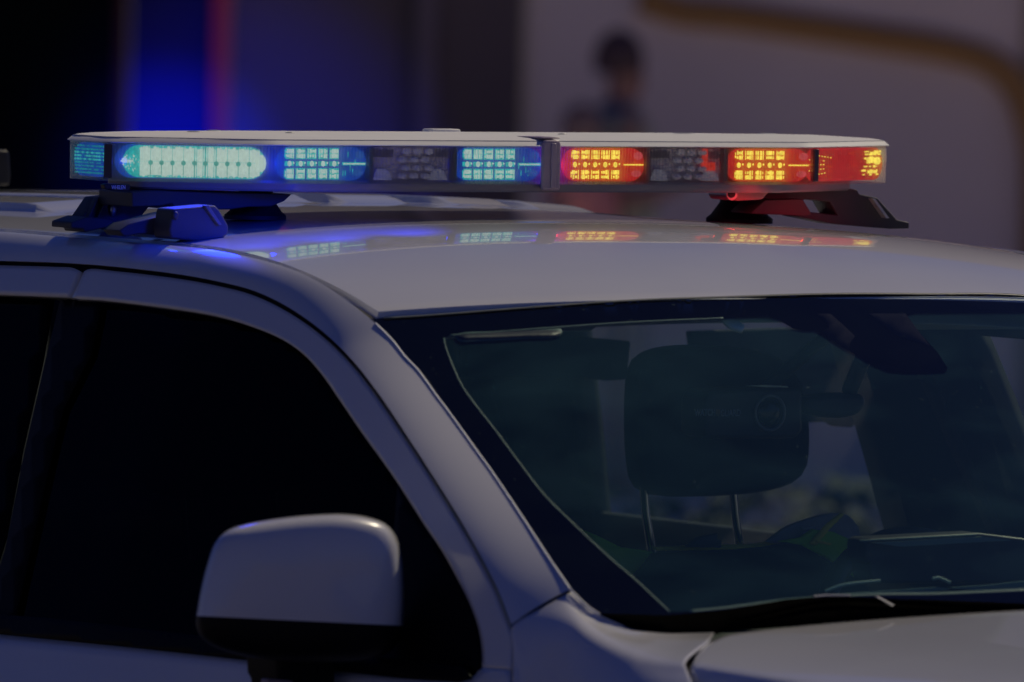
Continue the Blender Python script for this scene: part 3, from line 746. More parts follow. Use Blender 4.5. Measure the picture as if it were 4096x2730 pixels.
# seat belt by the far pillar, door lock knob
mesh('seat_belt', [Vector((farX(z)-.05, y+dy, z)) for z, y in ((-.25, -.06), (-.45, -.12), (-.70, -.22)) for dy in (-.022, .022)], gridfaces(3, 2), mat('belt_webbing', (.05, .05, .05), .8), car, solid=.002)
tube('lock_knob', [PX(x, y, -.84) for x, y in ((462, 2440), (462, 2485))], [.005, .005], mat('brass_knob', (.6, .42, .25), .3, metal=1), door)
# steering wheel
whl = []
for k in range(33):
    a = 2*math.pi*k/32; whl.append(Vector((.40+.185*math.cos(a), -.62+.185*math.sin(a)*.45, -.68+.185*math.sin(a)*.88)))
tube('steering_wheel', whl, .015, BLKPL, car, caps=False)
# cabin lamp seen through the top of the windscreen
lampc = [(2893, 1274), (2945, 1272), (2962, 1288), (2978, 1305), (2972, 1317), (2945, 1312), (2918, 1300)]
sheet('map_lamp', [tuple(p) for p in cat(lampc, 30, True)], WIND(.03), mat('lamp_lens', (.85, .95, .85), .25, bump=.5, bscale=1200), car, g=15, solid=.006)

# --- side mirror: painted cap, black housing, arm
nM = Vector((-.22, -.97, 0)).normalized(); cM = PY(1200, 2290, -1.15)
def PM(px, py, off=0): d = ray(px, py); q = cM + nM*off; return CAM + d*((q-CAM).dot(nM)/d.dot(nM))
capo = [(785, 2462), (790, 2420), (801, 2364), (828, 2257), (861, 2168), (908, 2122), (968, 2100), (1117, 2073), (1265, 2058), (1384, 2056), (1474, 2069), (1545, 2097), (1587, 2150), (1607, 2239), (1615, 2376), (1614, 2440), (1607, 2495), (1563, 2506), (1295, 2498), (998, 2480)]
def dome(name, outline, depth, back, mt, parent, ctr, sharp_bottom=None, ex=2.6, n=96):
    C = cat(outline, n, True); V = []; K = 16; cc_ = np.array(ctr)
    for k in range(K+1):
        t = k/K; sc = t**.75; off = depth*(1-sc**ex)**(1/ex)
        for p in C:
            q = cc_ + (p-cc_)*sc; V.append(PM(q[0], q[1], off))
    for k in range(1, 5):
        for p in C: q = cc_ + (p-cc_)*(1-.012*k); V.append(PM(q[0], q[1], -back*k/4))
    fs = gridfaces(K+5, n, True); fs.append(tuple(range((K+4)*n, (K+5)*n)))
    return mesh(name, V, fs, mt, parent, face_cam=True)
# the cap: domed, cut straight along its lower edge (the dome goes on below as the black housing)
full = [(782, 2490), (785, 2462), (801, 2364), (828, 2257), (861, 2168), (908, 2122), (968, 2100), (1117, 2073), (1265, 2058), (1384, 2056), (1474, 2069), (1545, 2097), (1587, 2150), (1607, 2239), (1615, 2376), (1614, 2480), (1600, 2560), (1540, 2620), (1300, 2650), (1000, 2630), (860, 2590), (800, 2545)]
MBLK = mat('mirror_black', (.006, .006, .007), .5, spec=.15)
smr = dome('side_mirror', full, .06, .05, PAINT, car, (1210, 2340), ex=3.6)
import bmesh
hou = smr.copy(); hou.data = smr.data.copy(); hou.name = 'mirror_housing'; link(hou, smr); hou.data.materials.clear(); hou.data.materials.append(MBLK); hou.location = (0, 0, 0)
pn = ray(780, 2464).cross(ray(1612, 2504)).normalized()
for ob_, up_ in ((smr, True), (hou, False)):
    bm = bmesh.new(); bm.from_mesh(ob_.data)
    n_ = pn if pn.z < 0 else -pn
    bmesh.ops.bisect_plane(bm, geom=bm.verts[:]+bm.edges[:]+bm.faces[:], plane_co=CAM-ORG[smr.name], plane_no=n_, clear_outer=up_, clear_inner=not up_)
    if not up_: bmesh.ops.scale(bm, vec=(1, 1, 1), verts=bm.verts)
    bm.to_mesh(ob_.data); bm.free()
prism('mirror_arm', [PY(x, y, -1.04) for x, y in [(1040, 2560), (1290, 2560), (1280, 2680), (1272, 2900), (1075, 2900), (1062, 2725), (1048, 2700)]], (0, .09, 0), MBLK, smr, bevel=.008)
prism('arm_base', [PY(x, y, -1.10) for x, y in [(1055, 2716), (1160, 2722), (1175, 2800), (1060, 2800)]], (0, .02, 0), mat('worn_pink_paint', (.45, .33, .31), .5), smr, bevel=.003)  # pinkish piece at the foot of the arm

# ------------------------------------------------------------------ the light bar
lb = thing('light_bar', (0, 0, -.031), 'long blue and red police light bar, lit, mounted across the white roof', 'light bar')
OCT = [(-.669, -.055), (-.455, -.165), (.455, -.165), (.669, -.055), (.669, .055), (.455, .165), (-.455, .165), (-.669, .055)]
def octo(s=0.0, rnd=.015, n=4):
    """octagon plan grown by s, corners rounded; list of (x, y)"""
    P = []; k = len(OCT); c = [Vector(p) for p in OCT]
    for i in range(k):
        a, b, d = c[i-1], c[i], c[(i+1) % k]
        e1 = (a-b).normalized(); e2 = (d-b).normalized()
        for j in range(n+1):
            t = j/n; q = (b+e1*rnd)*(1-t)**2 + b*2*t*(1-t) + (b+e2*rnd)*t*t; P.append(q)
    out = []
    for q in P:
        sgx = 1-0; v = Vector((q.x*(1+s/.669), q.y*(1+s/.165))); out.append(v)
    return out
def shell(name, prof, mt, parent, **kw):
    """prof = [(grow, z)...] stacked octagons"""
    V = []; n = None
    for s, z in prof:
        o = octo(s); n = len(o); V += [Vector((p.x, p.y, z)) for p in o]
    fs = gridfaces(len(prof), n, True); fs += [tuple(range(n))[::-1], tuple(range((len(prof)-1)*n, len(prof)*n))]
    return mesh(name, V, fs, mt, parent, auto=35, **kw)
ALU = mat('dull_aluminium_base', (.24, .22, .25), .42, metal=.3, var=.1)
CAPM = mat('pale_clear_cap', (.95, .94, .92), .5, coat=0, spec=.12, var=.03)
def tray():
    V = []; o0 = octo(0); n = len(o0); pr = [(.86, .90, -.0335), (.90, .955, -.0340), (.905, .965, -.031), (.905, .965, -.022), (.90, .95, -.0185)]
    for a, b, z in pr: V += [Vector((p.x*a, p.y*b, z)) for p in o0]
    return mesh('base_tray', V, gridfaces(len(pr), n, True)+[tuple(range(n))[::-1], tuple(range(4*n, 5*n))], ALU, lb, auto=35)
tray()
top = shell('top_cover', [(-.03, .0325), (.0, .0325), (.003, .0330), (.003, .0338), (-.0045, .0402), (-.0075, .0412), (-.012, .0422), (-.03, .0440), (-.09, .0468), (-.15, .0478)], CAPM, lb)
for (x, y, sx, sy) in [(-.50, -.02, .014, .008), (-.44, .03, .014, .008), (-.36, -.05, .008, .005), (.10, -.05, .008, .005), (.34, .0, .02, .012), (.50, .02, .02, .01)]:
    ell('cover_screw', (x, y, .0468), (sx, sy, .0022), mat('cap_boss', (.5, .5, .48), .3), top)
prism('vent_block', [(-.045, .08, .0462), (.005, .08, .0462), (.005, .11, .0462), (-.045, .11, .0462)], (0, 0, .0085), CAPM, top, bevel=.003)
# dark core so nothing behind is seen through the housings
CORE = mat('dark_inner_tray', (.12, .12, .15), .4, spec=.4)
shell('cover_groove', [(-.0046, .0396), (-.0040, .0402), (-.0056, .0411), (-.0075, .0410)], mat('groove_grey', (.16, .16, .24), .5), top)
shell('inner_core', [(-.040, -.0187), (-.040, .0324)], CORE, lb)
# fluted clear lens round the whole bar: many fine vertical ribs
def lens():
    o = octo(-.0015); pts = []
    for i in range(len(o)):
        a, b = o[i], o[(i+1) % len(o)]; L = (b-a).length; n = max(1, int(round(L/.0026)))
        for j in range(n): pts.append(a+(b-a)*j/n)
    V = []; n = len(pts)
    for z in (-.0225, -.0190, .0290, .0324):
        for i, p in enumerate(pts):
            k = 1 + (.0011/max(.12, p.length) if i % 2 else 0)*(1 if -.016 < z < .03 else .2); V.append(Vector((p.x*k, p.y*k, z)))
    return mesh('outer_lens', V, gridfaces(4, n, True), glass('fluted_clear_lens', (.90, .92, .95), 1.45, flute=True), lb, smooth=False)
lens()
# centre clamp
CL = mat('milky_centre_clamp', (.45, .36, .42), .3, spec=.5)
prism('centre_clamp', [Vector((.010+dx_, -.1675, z)) for dx_, z in ((-.0155, -.031), (.0155, -.031), (.0155, .037), (.012, .0425), (-.012, .0425), (-.0155, .037))], (0, .009, 0), CL, lb, bevel=.004)
prism('centre_rib', [Vector((.010+dx_, -.173, z)) for dx_, z in ((-.003, -.028), (.006, -.028), (.006, .038), (-.003, .038))], (0, .004, 0), CL, lb, bevel=.002)
prism('clamp_top', [Vector((.012+dx_, y, .0452)) for dx_, y in ((-.016, -.163), (.016, -.163), (.02, -.10), (-.02, -.10))], (0, 0, .002), CL, lb, bevel=.002)

# LED modules. A frame is (origin, tangent); local u along the face, z up
WHT_B = emis('blue_led_core', (.31, .40, .34), 1.4, .12, 260)
CYN = emis('cyan_led_glow', (.010, .30, .27), 1.2, .35, 200)
BLU = emis('deep_blue_glow', (.002, .030, .26), 1.0, .25, 60)
YEL = emis('yellow_led_core', (.85, .66, .08), 1.35, .25, 160)
ORG_E = emis('orange_led_glow', (.52, .028, .003), 1.0, .30, 200)
RED = emis('deep_red_glow', (.40, .006, .008), 1.0, .22, 60)
def stad(w_, h_, n=10):
    r = h_/2; P = []
    for k in range(n+1): a = math.pi/2+math.pi*k/n; P.append((-w_/2+r+r*math.cos(a), r*math.sin(a)))
    for k in range(n+1): a = -math.pi/2+math.pi*k/n; P.append((w_/2-r+r*math.cos(a), r*math.sin(a)))
    return P
class Face:
    def __init__(s, o, t): s.o = Vector(o); s.t = Vector(t).normalized(); s.n = Vector((s.t.y, -s.t.x, 0))   # n points outwards
    def p(s, u, v, d=0): return s.o + s.t*u + Vector((0, 0, v)) + s.n*d
ZM = .0064
def plate(name, fc, P, d, th, mt, parent):
    return prism(name, [fc.p(u, ZM+v, d) for u, v in P], fc.n*th, mt, parent)
def quads(name, fc, items, d, mt, parent):
    """items: (u, v, halfw, halfh, round)"""
    V = []; F = []
    for (u, v, a, b, rd) in items:
        k = len(V)
        if rd:
            for j in range(10): an = 2*math.pi*j/10; V.append(fc.p(u+a*math.cos(an), ZM+v+b*math.sin(an), d))
            F.append(tuple(range(k, k+10)))
        else:
            V += [fc.p(u-a, ZM+v-b, d), fc.p(u+a, ZM+v-b, d), fc.p(u+a, ZM+v+b, d), fc.p(u-a, ZM+v+b, d)]; F.append((k, k+1, k+2, k+3))
    return mesh(name, V, F, mt, parent, smooth=False, solid=.0008, face_cam=True)
def led_module(fc, u0_, u1_, core, glow, deep, kind='std', seed=1):
    rnd = random.Random(seed); w_ = u1_-u0_; uc = (u0_+u1_)/2; h_ = .0485
    f2 = Face(fc.p(uc, 0), fc.t)
    md = plate('led_module', f2, stad(w_, h_), -.012, .004, deep, lb)
    gx0, gx1 = -w_/2+.012, -w_/2+w_*.70
    if kind == 'std':
        gl, co_, dots = [], [], []
        for row in (-1, 1):
            vc = row*.0145
            for g_ in range(5):
                cx = gx0+(gx1-gx0)*(g_+.5)/5
                for k, (o, hw) in enumerate(((-.0060, .0007), (-.0024, .0021), (.0022, .0022), (.0060, .0007))):
                    hh = .0068 if not (g_ == 0 and k == 0) else .0045
                    x = cx+o+rnd.uniform(-.0004, .0004)
                    gl.append((x, vc, hw+.0013, hh+.0012, 0))
                    for sub in (-1, 1): co_.append((x, vc+sub*hh*.5, hw*rnd.uniform(.55, 1.25), hh*.5-rnd.choice((.0002, .0004, .0014)), 0))
        for g_ in range(5):
            cx = gx0+(gx1-gx0)*(g_+.5)/5
            dots.append((cx, 0, .0034, .0042, 1)); dots.append((cx+.007, .001, .0012, .0016, 1)); gl.append((cx, 0, .0075, .0034, 0))
        co_ += dots; co_.append((w_*.36, .0, w_*.12, .0010, 0)); gl.append((w_*.36, 0, w_*.13, .0022, 0))
        for k in range(6): gl.append((w_*.24+k*.004, rnd.uniform(-.016, .016), .0006, .004, 0))
        quads('led_glow', f2, gl, -.0094, glow, md); quads('led_core', f2, co_, -.0082, core, md)
        # clear parabolic end of the reflector, its caught LED light put in as emission
        quads('reflector_shade', f2, [(w_*.42, .013, .008, .006, 1), (w_*.40, -.013, .009, .005, 1)], -.0092, emis('lit_reflector_'+core.name[:4], (.012, .06, .26) if deep is BLU else (.46, .05, .06), 1.0), md)
    elif kind == 'big':
        P = [(u*1.0, v) for u, v in stad(w_*.985, h_*1.0)]
        plate('led_glow', f2, [(u+.004, v*.98) for u, v in stad(w_*.93, h_*.97)], -.0104, .002, CYN, md)
        items = []; a0, a1 = -w_/2+.036, w_/2-.012; n_ = 11; pw = (a1-a0)/n_
        def hgt(x): return .0212*math.sqrt(max(.05, 1-max(0, (x-(w_/2-.0255))/.0245)**2))
        for k in range(n_):
            cx = a0+pw*(k+.5); gap = .0010 if k not in (5, 6) else .0026
            for q_ in range(4):
                x = cx+pw*(-.375+.25*q_); hw = pw*.125-(gap*.5 if q_ in (0, 3) else 0)+.0002; hh = hgt(x)
                top_ = hh*rnd.uniform(.86, 1.0); bot_ = hh*rnd.uniform(.90, 1.0)
                items.append((x, top_*.5+.0004, hw, top_*.5, 0)); items.append((x, -bot_*.5, hw, bot_*.5, 0))
                for e_ in (-1, 1):
                    if rnd.random() < .7: items.append((x, e_*(hh+.0002)*1.0, hw*.6, .0007, 1))
        items.append((w_/2-.011, 0, .008, .013, 1)); items.append((-w_/2+.018, 0, .010, .0022, 1)); items.append((-w_/2+.014, .001, .004, .004, 1))
        for k in range(26):
            u_ = rnd.uniform(.012, .036); v_ = rnd.uniform(-1, 1)*u_*.55; items.append((-w_/2+u_, v_, .0007, .0012, 0))
        quads('led_core', f2, items, -.0082, WHT_B, md)
        dd = [(a0+pw*(k+1), -.0016, .0034, .0036, 1) for k in range(n_-1)] + [(a0+pw*(k+1), -.010, .0005, .009, 0) for k in range(n_-1)]
        quads('led_lens', f2, dd, -.0072, emis('teal_led_lens', (.012, .24, .19)), md)
        tr = [(-.090, .022), (-.072, .010), (-.068, 0), (-.072, -.010), (-.090, -.022), (-.108, -.016), (-.108, .016)]
    elif kind == 'end':
        items, gl = [], []
        for r_ in range(9):
            v = -.019+r_*.0048
            for k in range(13):
                u = -w_/2+.006+(w_-.014)*k/12
                if rnd.random() < .84: gl.append((u, v, .0034*rnd.uniform(.7, 1.1), .0011*rnd.uniform(.7, 1.3), 0))
                if abs(v-.004) < .006 and rnd.random() < .7: items.append((u, v, .0032, .0016, 1))
        quads('led_glow', f2, gl, -.0094, emis('dim_cyan_glow', (.006, .20, .22)), md); quads('led_core', f2, items, -.0082, emis('mid_cyan_core', (.03, .34, .32)), md)
    elif kind == 'corner_red':
        gl, co_ = [], []
        dk = [(-w_/2+.012+k*.0062, 0, .0010, .021*math.sqrt(max(.1, 1-max(0, (.024-(.012+k*.0062))/.024)**2)), 0) for k in range(30)]
        quads('reflector_ribs', f2, dk, -.0098, emis('dark_red_rib', (.22, .004, .005)), md)
        for k in range(44):
            u = w_*rnd.uniform(.22, .47); v = rnd.choice((-.016, -.010, -.004, .002, .008, .014, .018)); co_.append((u, v, rnd.uniform(.0015, .004), rnd.uniform(.0008, .0018), 0))
        for k in range(30):
            u = -w_/2+rnd.uniform(.012, .075); s = rnd.uniform(-1, 1); gl.append((u, s*(.006+.016*math.sin(min(1, (u+w_/2)/.06)*1.4)), .0022, .0009, 0))
        co_ += [(w_*.34, .006, .014, .005, 1), (w_*.42, .004, .010, .006, 1), (w_*.36, -.012, .014, .0022, 0), (w_*.38, .016, .012, .0018, 0)]
        for v_ in (.015, .008, .0005, -.008, -.015):
            for k in range(7):
                lo_ = .006 if abs(v_) < .01 else .018
                if rnd.random() < .75: co_.append((-w_/2+lo_+k*.0085, v_*(1-.05*k), rnd.uniform(.0010, .0022), .0009, 1))
        for k in range(26): gl.append((w_*rnd.uniform(.05, .48), rnd.uniform(-.019, .019), .004, .0007, 0))
        quads('led_glow', f2, gl, -.0094, ORG_E, md); quads('led_core', f2, co_, -.0082, YEL, md)
    return md
FR = Face((0, -.163, 0), (1, 0, 0))
def XU(px): return ((px-1925)/PPM - .515*.155)/.857
led_module(FR, XU(1112), XU(1462), WHT_B, CYN, BLU, seed=1)
led_module(FR, XU(1806), XU(2150), WHT_B, CYN, BLU, seed=2)
led_module(FR, XU(2234), XU(2562), YEL, ORG_E, RED, seed=3)
led_module(FR, XU(2892), XU(3232), YEL, ORG_E, RED, seed=4)
cl = Vector((-.455, -.165, 0)) - Vector((-.669, -.055, 0)); LC = Face(Vector((-.562, -.110, 0)), cl); Lc = cl.length
LC.o += Vector((-.0, .0, 0))
led_module(LC, -Lc/2+.016, Lc/2-.004, WHT_B, CYN, BLU, 'big', seed=5)
cr = Vector((.669, -.055, 0)) - Vector((.455, -.165, 0)); RC = Face(Vector((.562, -.110, 0)), cr)
led_module(RC, -Lc/2+.012, Lc/2-.004, YEL, ORG_E, RED, 'corner_red', seed=6)
LE = Face((-.669, 0, 0), (0, -1, 0))
led_module(LE, -.050, .049, WHT_B, CYN, BLU, 'end', seed=7)
# unlit clear takedown lamps
CLR = mat('clear_reflector', (.30, .29, .33), .15, metal=.3, var=.3, scale=90); WHR = mat('white_reflector', (.85, .84, .78), .4)
def takedown(pa, pb, seed):
    a, b = XU(pa), XU(pb); w_ = b-a; f2 = Face(FR.p((a+b)/2, 0), FR.t)
    md = plate('clear_lamp', f2, [(-w_/2, -.024), (w_/2, -.024), (w_/2, .024), (-w_/2, .024)], -.016, .003, mat('grey_lamp_tray', (.62, .54, .54), .4), lb)
    for r_ in range(4):
        for c_ in range(3):
            u = -.020+c_*.019; v = .018-r_*.0118
            ell('clear_led', f2.p(u+.012 - .006*(r_ % 2), ZM+v, -.010), (.0082, .006, .0050), mat('clear_bead', (.80, .76, .74), .10, metal=0, coat=1), md, ns=12, nr=8)
    for sgn, uu in ((-1, -w_*.36), (1, w_*.34)):
        prism('white_reflector', [f2.p(uu+x, ZM+z, -.009) for x, z in ((-.017, -.0235), (.016, -.0235), (.012, -.012), (.004, -.0065), (-.009, -.0065))], (0, .004, 0), WHR, md, bevel=.001)
        prism('top_reflector', [f2.p(uu+x, ZM+z, -.010) for x, z in ((-.018, .010), (.018, .010), (.018, .020), (-.018, .020))], (0, .003, 0), mat('tray_dim', (.14, .12, .14), .2, metal=.4), md)
    return md
takedown(1478, 1790, 1); t2 = takedown(2576, 2872, 2)
ff = Face(FR.p((XU(2800)), 0), FR.t)
quads('red_side_glow', ff, [(0, .014, .005, .010, 0), (.006, -.002, .012, .006, 0)], -.006, emis('dim_red_glow', (.42, .02, .008)), t2)  # red spill on the unlit lamp, put in as glowing patches
# end divider walls
for x in (XU(1470), XU(1798), XU(2568), XU(2880), XU(3250)):
    box('divider', (x, -.155, .0065), (.0035, .006, .024), mat('divider_smoke', (.06, .055, .08), .3), lb, bevel=.001)
box('divider', (-.664, -.060, .0065), (.006, .006, .024), mat('divider_smoke', (.06, .055, .08), .3), lb, rz=R(-30), bevel=.001)
# maker's plate
q0 = PY(505, 751, -.085)
np_ = prism('name_plate', [PY(x, y, -.060) for x, y in [(408, 738), (425, 735), (512, 737), (514, 757), (508, 764), (440, 762), (432, 758), (412, 756)]], (0, .012, 0), mat('plate_black', (.012, .012, .016), .4), lb, bevel=.001)
textobj('plate_lettering', 'WHELEN', PY(474, 751, -.0675), (1, 0, 0), (0, 0, 1), .0080, mat('grey_lettering', (.85, .85, .9), .5), np_, width=.0225)
# mounts
def zq(pts, Y, ox=200, oy=450, s=.4675): return [PY(ox+x*s, oy+y*s, Y) for x, y in pts]
bl = prism('mount_bracket', zq([(560, 672), (720, 655), (1925, 690), (1860, 750), (1750, 795), (1560, 798), (1380, 822), (985, 825), (935, 820), (900, 770), (800, 790), (560, 800)], -.02), (0, .10, 0), BRKT, lb, bevel=.002)
prism('bracket_leg', zq([(345, 725), (560, 700), (620, 665), (820, 780), (715, 910), (770, 1050), (600, 1045), (430, 985), (330, 1000), (215, 1020), (205, 975), (222, 905)], .05), (0, .035, 0), BRKT, bl, bevel=.002)
for xx in (400, 480):
    prism('leg_web', zq([(xx-10, 728), (xx+4, 724), (xx-100+4, 960), (xx-118, 960)], .028), (0, .012, 0), BRKT, bl, bevel=.001)
prism('bracket_foot', zq([(98, 935), (230, 888), (420, 900), (500, 955), (210, 1022), (200, 992), (95, 985)], .03), (0, .06, 0), BRKT, bl, bevel=.002)
prism('bracket_strut', zq([(730, 915), (990, 850), (1040, 1060), (700, 1035), (560, 1058), (520, 1010), (600, 950)], -.16), (0, .05, 0), BRKT, bl, bevel=.002)
prism('bracket_leg', zq([(985, 822), (1340, 790), (1378, 830), (1455, 965), (1452, 1040), (1400, 1078), (1200, 1098), (965, 1076), (950, 1000)], -.215), (0, .05, 0), BRKT, bl, bevel=.003)
prism('leg_web', zq([(1310, 797), (1345, 792), (1457, 962), (1428, 962)], -.243), (0, .01, 0), mat('bracket_edge', (.11, .11, .12), .4), bl, bevel=.001)
ell('bracket_screw', zq([(1075, 885)], -.242)[0], (.0045, .003, .006), BRKT, bl); ell('bracket_screw', zq([(538, 832)], .03)[0], (.006, .004, .010), STEEL, bl)
def foot(c, r_, h_, parent):
    rows_ = [(1.0, 0), (1.0, .12), (.86, .22), (.60, .55), (.52, 1.0)]; V = []
    for k, t in rows_:
        for j in range(28): a = 2*math.pi*j/28; V.append(Vector(c)+Vector((r_*k*math.cos(a), r_*k*math.sin(a), h_*t)))
    return mesh('rubber_foot', V, gridfaces(5, 28, True)+[tuple(range(28))[::-1]], SEAL, parent, auto=30)
foot((-.375, .02, roofz(-.375, .02)+.001), .045, .05, bl)
# bolts and a pale plate standing in for lit roof in the gap
prism('bracket_shim', zq([(700, 1040), (850, 1035), (960, 1052), (958, 1076), (700, 1060)], -.13), (0, .004, 0), mat('pale_shim', (.42, .55, .62), .5), bl)
def rq(pts, Y): return zq(pts, Y, 2100, 450, .68)
br = prism('mount_bracket', rq([(1058, 440), (1800, 436), (1900, 452), (1915, 478), (2020, 500), (2135, 628), (2207, 645), (2207, 680), (2095, 682), (1780, 655), (1560, 610), (1600, 580), (1785, 602), (1740, 522), (1600, 508), (1560, 520), (1400, 520), (1300, 480), (1110, 470), (1060, 468)], -.03), (0, .05, 0), BRKT, lb, bevel=.0015)
prism('bracket_foot', rq([(1272, 582), (1350, 512), (1570, 506), (1622, 590), (1600, 606), (1272, 592)], -.06), (0, .06, 0), BRKT, br, bevel=.004)
prism('bracket_block', rq([(1105, 444), (1405, 444), (1345, 510), (1195, 518)], -.10), (0, .05, 0), mat('pale_bracket_block', (.38, .30, .28), .5), br, bevel=.003)
tube('bracket_bolt', [rq([(1218, 480)], -.15)[0], rq([(1218, 480)], -.15)[0]+Vector((0, .05, 0))], .0095, STEEL, br)
tube('bolt_recess', [rq([(1218, 480)], -.152)[0], rq([(1218, 480)], -.152)[0]+Vector((0, .004, 0))], .006, SEAL, br)
prism('bright_edge', rq([(2030, 505), (2048, 508), (2130, 622), (2112, 622)], -.065), (0, .012, 0), mat('bare_edge', (.6, .6, .58), .4, metal=.6), br)
foot((.46, .03, roofz(.46, .03)+.001), .05, .055, br)
# lamps added in and around the bar, standing in for the modules' glow
def lamp(name, typ, loc, col, e, size=.05, direction=None, spot=None, sy=None):
    l = bpy.data.lights.new(name, typ); o = bpy.data.objects.new(name, l); link(o, lb); o.location = Vector(loc)-ORG[lb.name]
    l.color = col; l.energy = e
    if typ == 'AREA': l.size = size; l.shape = 'RECTANGLE' if sy else 'SQUARE'; l.size_y = sy or size
    else: l.shadow_soft_size = size
    if direction: o.rotation_euler = Vector(direction).to_track_quat('-Z', 'Y').to_euler()
    if spot: l.spot_size = R(spot); l.spot_blend = 1
    return o
BC = (0.0, .02, 1.0); RC_ = (1.0, .02, .01)
for x_ in (-.60, -.48, -.36): lamp('blue_spill', 'SPOT', (x_, -.50, .02), BC, 10, .02, (0, .86, -.50), spot=60)  # floating ahead of the bar, added to tint the left mount blue
lamp('blue_corner', 'SPOT', (-.60, -.17, .004), BC, 3.2, .045, (-.30, -.62, -.66), spot=110)  # added by the corner module to throw blue on the rail
for x_ in (XU(1090), XU(1472), XU(1800), XU(2158)): lamp('blue_module_light', 'POINT', (x_, -.146, .006), BC, .07, .008)  # added between the modules so the lens gaps glow
lamp('blue_module_light', 'POINT', (-.645, -.072, .006), BC, .05, .007)
for x_ in (XU(2226), XU(2874), XU(3240)): lamp('red_module_light', 'POINT', (x_, -.146, .006), RC_, .03, .008)
for x_ in (.36, .50): lamp('red_spill', 'SPOT', (x_, -.20, -.030), RC_, .9, .02, (0, .72, -.69), spot=110)  # added under the bar's front to tint the right mount red
lamp('rear_blue_beam', 'SPOT', (-.50, .20, .02), BC, 130000, .01, PD(660, 720, DB)-Vector((-.50, .20, .02)), spot=2.4)  # added beam standing in for the blue halo behind the bar
lamp('rear_blue_beam', 'SPOT', (-.46, .20, .02), BC, 34000, .01, PD(900, 760, DB)-Vector((-.46, .20, .02)), spot=4.3)  # wider, weaker part of the same added halo

# ------------------------------------------------------------------ things inside the car
# recorder camera hanging behind the windscreen
cp = PY(2965, 1645, -.62)
cam_t = thing('dash_recorder', cp, 'small black recorder camera with faint lettering behind the windscreen', 'camera')
RECM = mat('recorder_black', (.020, .022, .028), .5)
prism('housing', [PY(x, y, -.62) for x, y in [(2772, 1600), (2790, 1560), (2985, 1546), (3145, 1548), (3158, 1570), (3160, 1720), (3130, 1750), (2790, 1752), (2770, 1730)]], (0, .07, 0), RECM, cam_t, bevel=.006)
prism('top_glint_edge', [PY(x, y, -.66) for x, y in [(2983, 1544), (3060, 1541), (3145, 1545), (3146, 1550), (3060, 1549)]], (0, .008, 0), mat('recorder_rim', (.75, .85, .6), .3), cam_t)  # glint along the top edge, put in as a pale strip
lc = PY(3080, 1652, -.658)
tube('lens_ring', [lc+Vector((.0245*math.cos(a), 0, .0245*math.sin(a))) for a in np.linspace(0, 2*math.pi, 33)], .0022, mat('ring_grey', (.20, .21, .21), .3), cam_t, caps=False)
ell('lens', lc+Vector((0, .004, 0)), (.020, .008, .020), mat('lens_dark', (.01, .01, .015), .1), cam_t)
tl = textobj('lettering', 'WATCH', PY(2820, 1652, -.6565), (1, 0, 0), (0, 0, 1), .0135, mat('dim_lettering', (.34, .36, .38), .6), cam_t, width=.034)
textobj('lettering', 'GUARD', PY(2922, 1654, -.6565), (1, 0, 0), (0, 0, 1), .0135, mat('dim_lettering', (.34, .36, .38), .6), cam_t, width=.033)
prism('emblem', [PY(x, y, -.6565) for x, y in [(2863, 1638), (2879, 1638), (2879, 1655), (2871, 1668), (2863, 1655)]], (0, .001, 0), mat('emblem_ochre', (.22, .15, .08), .6), cam_t)
tube('stalk', [PY(3060, 1560, -.61), PY(3240, 1400, -.66), PY(3330, 1330, -.72)], .010, RECM, cam_t)
# rear view mirror
rm = thing('rear_view_mirror', PY(3330, 1610, -.60), 'dark rear-view mirror hanging beside the recorder camera', 'mirror')
prism('mirror_shell', [PY(x, y, -.60) for x, y in [(3190, 1590), (3300, 1572), (3430, 1574), (3440, 1620), (3400, 1662), (3330, 1672), (3270, 1668), (3190, 1650)]], (0, .04, 0), RECM, rm, bevel=.008)
tube('stem', [PY(3400, 1560, -.60), PY(3450, 1440, -.70)], .012, RECM, rm)
# hi-vis vest over the driver's seat
HIV = mat('hi_vis_green', (.38, 1.0, .06), .85, bump=.5, bscale=400); HIY = mat('hi_vis_yellow', (1.0, 1.0, .10), .8, bump=.4); GREY = mat('grey_reflective_tape', (.40, .44, .44), .6, var=.25, scale=40)
vest = thing('safety_vest', PY(2900, 2300, -.05), 'green and yellow safety vest draped over the driver seat', 'vest')
def vp(nm, pts, Y, mt, th=.012): return prism(nm, [PY(x, y, Y) for x, y in pts], (0, th, 0), mt, vest, bevel=.003)
vp('left_panel', [(2330, 2120), (2400, 2150), (2480, 2190), (2560, 2200), (2610, 2210), (2575, 2260), (2528, 2310), (2470, 2270), (2400, 2200)], -.06, HIV)
vp('collar', [(2620, 2190), (2760, 2183), (2890, 2180), (3000, 2178), (3110, 2160), (3240, 2156), (3240, 2180), (3120, 2186), (2950, 2200), (2620, 2202)], -.02, HIY)
pp = [tuple(p) for p in cat([(3060, 2168), (3140, 2110), (3240, 2072), (3330, 2052), (3390, 2062), (3430, 2110)], 20)]
vp('reflective_band', pp + [(3440, 2160), (3380, 2170), (3290, 2155), (3180, 2160), (3100, 2176)], -.04, GREY)
for k in range(3): vp('band_fold', [(3205+k*6, 2112+k*19), (3262, 2104+k*19), (3270, 2112+k*19), (3210+k*6, 2122+k*19)], -.06, mat('pale_tape', (.7, .72, .72), .5), th=.006)
vp('right_panel', [(3110, 2166), (3200, 2150), (3250, 2118), (3330, 2128), (3400, 2160), (3425, 2190), (3432, 2240), (3445, 2300), (3500, 2325), (3445, 2332), (3380, 2290), (3306, 2235), (3200, 2186)], -.075, HIV)
